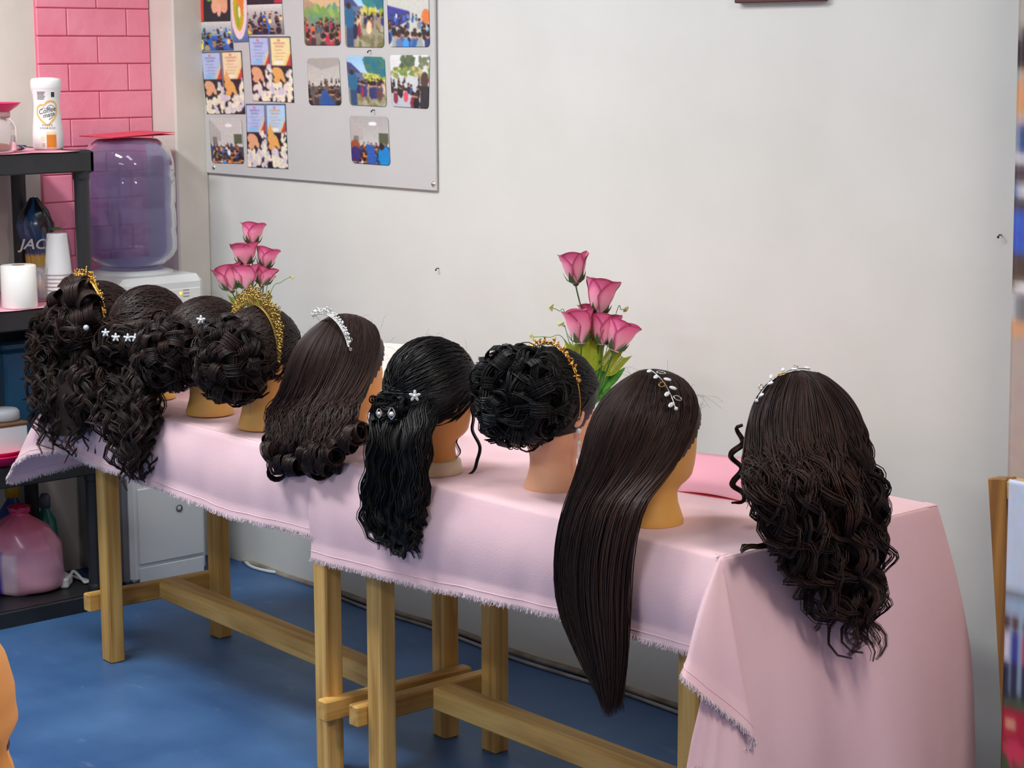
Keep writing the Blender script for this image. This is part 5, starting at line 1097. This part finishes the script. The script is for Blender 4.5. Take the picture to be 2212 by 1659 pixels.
def bouquet(label, base, roses, ctr, ferns, fillers, leaves):
    t = thing('rose_bouquet', label, 'bouquet', tuple(base)); o = np.array(base); r = np.random.default_rng(int(base[0]*100))
    MB().lathe([(0, 0), (.035, 0), (.038, .004), (.03, .05), (.034, .075), (.03, .075), (.026, .05), (0, .01)], n=24).build('vase', M_white, t)
    neck = np.array([0, 0, .07])
    for (bx_, by_, tx, ty, hw, dz) in roses:
        b0 = ond(bx_, by_, ctr+np.array([vdir[0], vdir[1], 0])*dz)-o; b1 = ond(tx, ty, ctr+np.array([vdir[0], vdir[1], 0])*(dz+.005))-o; ax = _n(b1-b0); Lr = np.linalg.norm(b1-b0)
        hw = hw*1.2; M3 = axes_to(ax); b = MB().tubes(catmull(np.array([neck, neck*.5+b0*.5+r.normal(0, .008, 3), b0-ax*.012, b0+ax*.004]), 18), .0019, 6)
        b.lathe([(0, -.008), (.005, -.006), (.009, .0), (.010, .004)], b0, 12, M3)
        for k in range(5):
            a = k*2*math.pi/5; d = M3@np.array([math.cos(a), math.sin(a), 0]); s_ = np.cross(ax, d); q0 = b0+d*.008; cc = hw*.95
            ring = np.array([[q0-s_*.006, q0+s_*.006], [b0+d*cc*.75+ax*.008-s_*.008, b0+d*cc*.75+ax*.008+s_*.008], [b0+d*cc*1.0+ax*.02-s_*.003, b0+d*cc*1.0+ax*.02+s_*.003], [b0+d*cc*1.08+ax*.028-s_*.0005, b0+d*cc*1.08+ax*.028+s_*.0005]]); b.grid(ring)
        rs = b.build('rose', M_dgreen, t)
        for k in range(9):
            inn = k >= 5; a = k*2*math.pi/(5 if not inn else 4)+(.5 if inn else 0)+r.uniform(-.2, .2); me = petal_data(('i' if inn else 'o', round(hw, 3), round(Lr, 2)), Lr*(.93 if inn else 1), hw*(1.15 if inn else 1.5), hw*(.62 if inn else 1.0), hw*(.15 if inn else .5), 3)
            po = bpy.data.objects.new('petal', me); COL.objects.link(po); po.parent = rs
            Mt = Matrix.Translation(Vector(b0)) @ Matrix(M3.tolist()).to_4x4() @ Matrix.Rotation(a, 4, 'Z') @ Matrix.Rotation(r.uniform(-.06, .06), 4, 'X'); po.matrix_local = Mt
    for (x0, y0, x1, y1, n) in ferns:
        a = ond(x0, y0, ctr)-o; e = ond(x1, y1, ctr)-o; stem = catmull(np.array([neck, neck*.4+a*.6, a, e]), 30); b = MB().tubes(stem, .0011, 5); d = _n(e-a); sd = _n(np.cross(d, np.array([vdir[0], vdir[1], 0])))
        for k in range(n):
            q = a+(e-a)*(k/n)
            for sg in (-1, 1): b.tubes(catmull(np.array([q, q+(sd*sg*.8+d*.6)*.011, q+(sd*sg*1.0+d*1.3)*.016]), 5), np.array([.0016, .0018, .0018, .0015, .0006]), 4)
        b.build('fern_sprig', M_lime, t)
    for (x0, y0, x1, y1) in fillers:
        a = ond(x0, y0, ctr)-o; e = ond(x1, y1, ctr)-o; b = MB().tubes(catmull(np.array([neck, a, (a+e)/2+np.array([0, 0, .006]), e]), 24), .0009, 5)
        f = b.build('filler_stem', M_green, t); g = MB()
        for k in range(4):
            dd = _n(r.normal(size=3)); g.ball(e+dd*.004, .0065, 5, (.35, .7, 1), axes_to(dd))
        g.build('filler_flower', M_buds, f)
    for (x0, y0, x1, y1, wd_) in leaves:
        a = ond(x0, y0, ctr)-o; e = ond(x1, y1, ctr+np.array([vdir[0], vdir[1], 0])*r.uniform(-.02, .02))-o; d = e-a; sd = _n(np.cross(d, np.array([vdir[0], vdir[1], 0.1]))); u = np.linspace(0, 1, 14); nn = np.cross(_n(d), sd)
        w = wd_*np.sin(np.pi*np.clip(u*.96+.03, 0, 1))**.8; c = a+d*u[:, None]+nn*(.012*np.sin(u*2.5))[:, None]
        P = np.stack([c-sd*w[:, None]+nn*.003, c, c+sd*w[:, None]+nn*.003], 1); lo_ = MB().grid(P).build('leaf', M_green, t); lo_.modifiers.new('thickness', 'SOLIDIFY').thickness = .0006
b2 = np.array([2.33, -.465, ZT+.0065])
bouquet('pink rose bouquet behind the black bun and the straight-haired head', b2, [(1244, 612, 1238, 545, .023, .0), (1291, 680, 1303, 602, .027, .02), (1255, 742, 1250, 668, .025, .03), (1300, 745, 1308, 676, .026, .015), (1326, 758, 1352, 690, .026, .035), (1282, 712, 1278, 655, .022, -.03)], np.array([b2[0], b2[1], 1.0]),
        [(1275, 800, 1280, 705, 22), (1262, 810, 1256, 728, 16), (1300, 800, 1335, 750, 16), (1285, 800, 1292, 735, 18), (1245, 800, 1236, 745, 12), (1310, 810, 1345, 770, 12), (1270, 780, 1268, 720, 16), (1250, 800, 1246, 752, 12)],
        [(1225, 690, 1190, 664), (1225, 722, 1212, 700), (1222, 740, 1150, 728), (1330, 680, 1354, 669)],
        [(1278, 850, 1296, 780, .014), (1290, 850, 1318, 778, .013), (1268, 850, 1270, 770, .012), (1262, 830, 1232, 740, .006), (1300, 850, 1350, 795, .008), (1285, 830, 1250, 790, .012), (1265, 850, 1310, 800, .017), (1280, 860, 1280, 790, .017), (1270, 860, 1258, 775, .012), (1295, 860, 1330, 800, .012), (1285, 870, 1305, 815, .018), (1262, 860, 1245, 800, .014)])
b1 = np.array([.99, -.50, ZT+.0055])
bouquet('pink rose bouquet behind the gold crown', b1, [(545, 529, 547, 480, .024, .0), (531, 573, 526, 523, .027, .02), (571, 580, 579, 534, .023, .01), (502, 628, 488, 573, .03, .03), (532, 625, 530, 572, .029, .045), (566, 616, 574, 576, .025, .02)], np.array([b1[0], b1[1], 1.0]),
        [(530, 690, 505, 640, 12), (545, 690, 548, 640, 12)], [(585, 632, 631, 596), (575, 630, 590, 598), (560, 615, 562, 610), (534, 575, 533, 548)], [(530, 690, 500, 650, .014), (545, 700, 560, 640, .014), (520, 690, 455, 640, .008)])

# ------------------------------------------------------------------ papers on the table
q = [onz(u, v, ZT+.008) for u, v in ((1462, 1060), (1612, 1084), (1612, 1000), (1505, 988))]
q = np.array(q); u, v = np.meshgrid(np.linspace(0, 1, 16), np.linspace(0, 1, 12), indexing='ij'); u = u[..., None]; v = v[..., None]
P = (q[0]*(1-u)+q[1]*u)*(1-v)+(q[3]*(1-u)+q[2]*u)*v; P[..., 2] += (.010*np.sin(np.pi*np.clip(u[..., 0], 0, 1))*(1-v[..., 0])*.5+.012*v[..., 0])
fo = thing('paper_folder', 'pink paper folder lying flat behind the straight-haired head', 'folder', tuple(q.mean(0)))
c0 = q.mean(0); o = MB().grid(P-c0).build('cover', M_pinkpaper, fo); o.modifiers.new('thickness', 'SOLIDIFY').thickness = .001
P2 = P.copy(); P2[..., 2] -= .0045+.004*(1-v[..., 0]); P2[..., 2] = np.maximum(P2[..., 2], ZT+.0075); o = MB().grid(P2-c0).build('back_cover', M_redpaper, fo); o.modifiers.new('thickness', 'SOLIDIFY').thickness = .001
pc_ = np.array([1.63, -.47, ZT+.0065]); wc = thing('tent_card', 'white folded paper card standing between the silver tiara head and the black half-up head', 'card', tuple(pc_), .35)
for sg in (-1, 1):
    P = np.array([[[-.075, sg*.05, 0], [-.075, .0, .178]], [[.075, sg*.05, 0], [.075, 0.0, .178]]]); o = MB().grid(P).build('leaf_sheet', M_paper, wc, False); o.modifiers.new('thickness', 'SOLIDIFY').thickness = .0008

# ------------------------------------------------------------------ bare mannequin head at the near left
NS = -1
M_skin['n'] = skin('mannequin_tan_vinyl', rgb(224, 156, 84))
def near_head():
    dep = 1.3; rz = FACE-math.pi/2+1.38
    loc = CAM+ray(44, 1606)*dep/FPX-rotz(rz)@np.array([NS*.031, .090, .19])
    t, p, rz = mannequin('bare tan mannequin head at the near left, dark lashes on its face', None, rz, 'n', loc=loc, hair=False)
    lash = mat('black_lash', rgb(26, 16, 14), .5)
    for s in (-1, 1):
        b = MB(); a = np.linspace(-1, 1, 26)
        for k in a: 
            x0 = s*.031+.015*k; y0 = .092*math.sqrt(max(0, 1-(x0/.080)**2))-.007; z0 = .191+.004*(1-k*k); b.tubes(catmull(np.array([[x0, y0-.004, z0], [x0*1.01, y0-.001, z0-.001], [x0*1.02, y0+.002, z0+.001]]), 6), np.array([.0009, .0009, .0008, .0007, .0005, .0003]), 4)
        b.build('eyelashes', lash, t)['kind'] = 'stuff'
        MB().ball((s*.031, .0735, .187), .0125, 10, (1.05, .55, .62)).build('eye', mat('dark_eye', rgb(60, 30, 24), .2), t)
        MB().tubes(catmull(np.array([[s*.012, .091, .206], [s*.03, .087, .212], [s*.048, .074, .208]]), 14), np.linspace(.0022, .0012, 14), 6).build('eyebrow', mat('brown_brow', rgb(150, 92, 50), .7), t)
    MB().tubes(catmull(np.array([[-.018, .093, .123], [0, .099, .124], [.018, .093, .123]]), 12), .003, 6).build('lips', mat('rose_lips', rgb(186, 90, 80), .5), t)
    st = thing('tripod_stand', 'slim black tripod stand under the bare mannequin head', 'stand', (loc[0], loc[1], 0)); z = loc[2]-.001
    MB().lathe([(0, z), (.045, z), (.045, z-.012), (.02, z-.018), (.02, z-.05), (.011, z-.055), (.011, .25), (0, .25)][::-1], n=20).build('pole', M_black, st)
    for k in range(3):
        a = k*2*math.pi/3+.4; MB().tubes(np.array([[0, 0, .42], [.26*math.cos(a), .26*math.sin(a), .012]]), .010, 10).build('leg', M_black, st)
near_head()
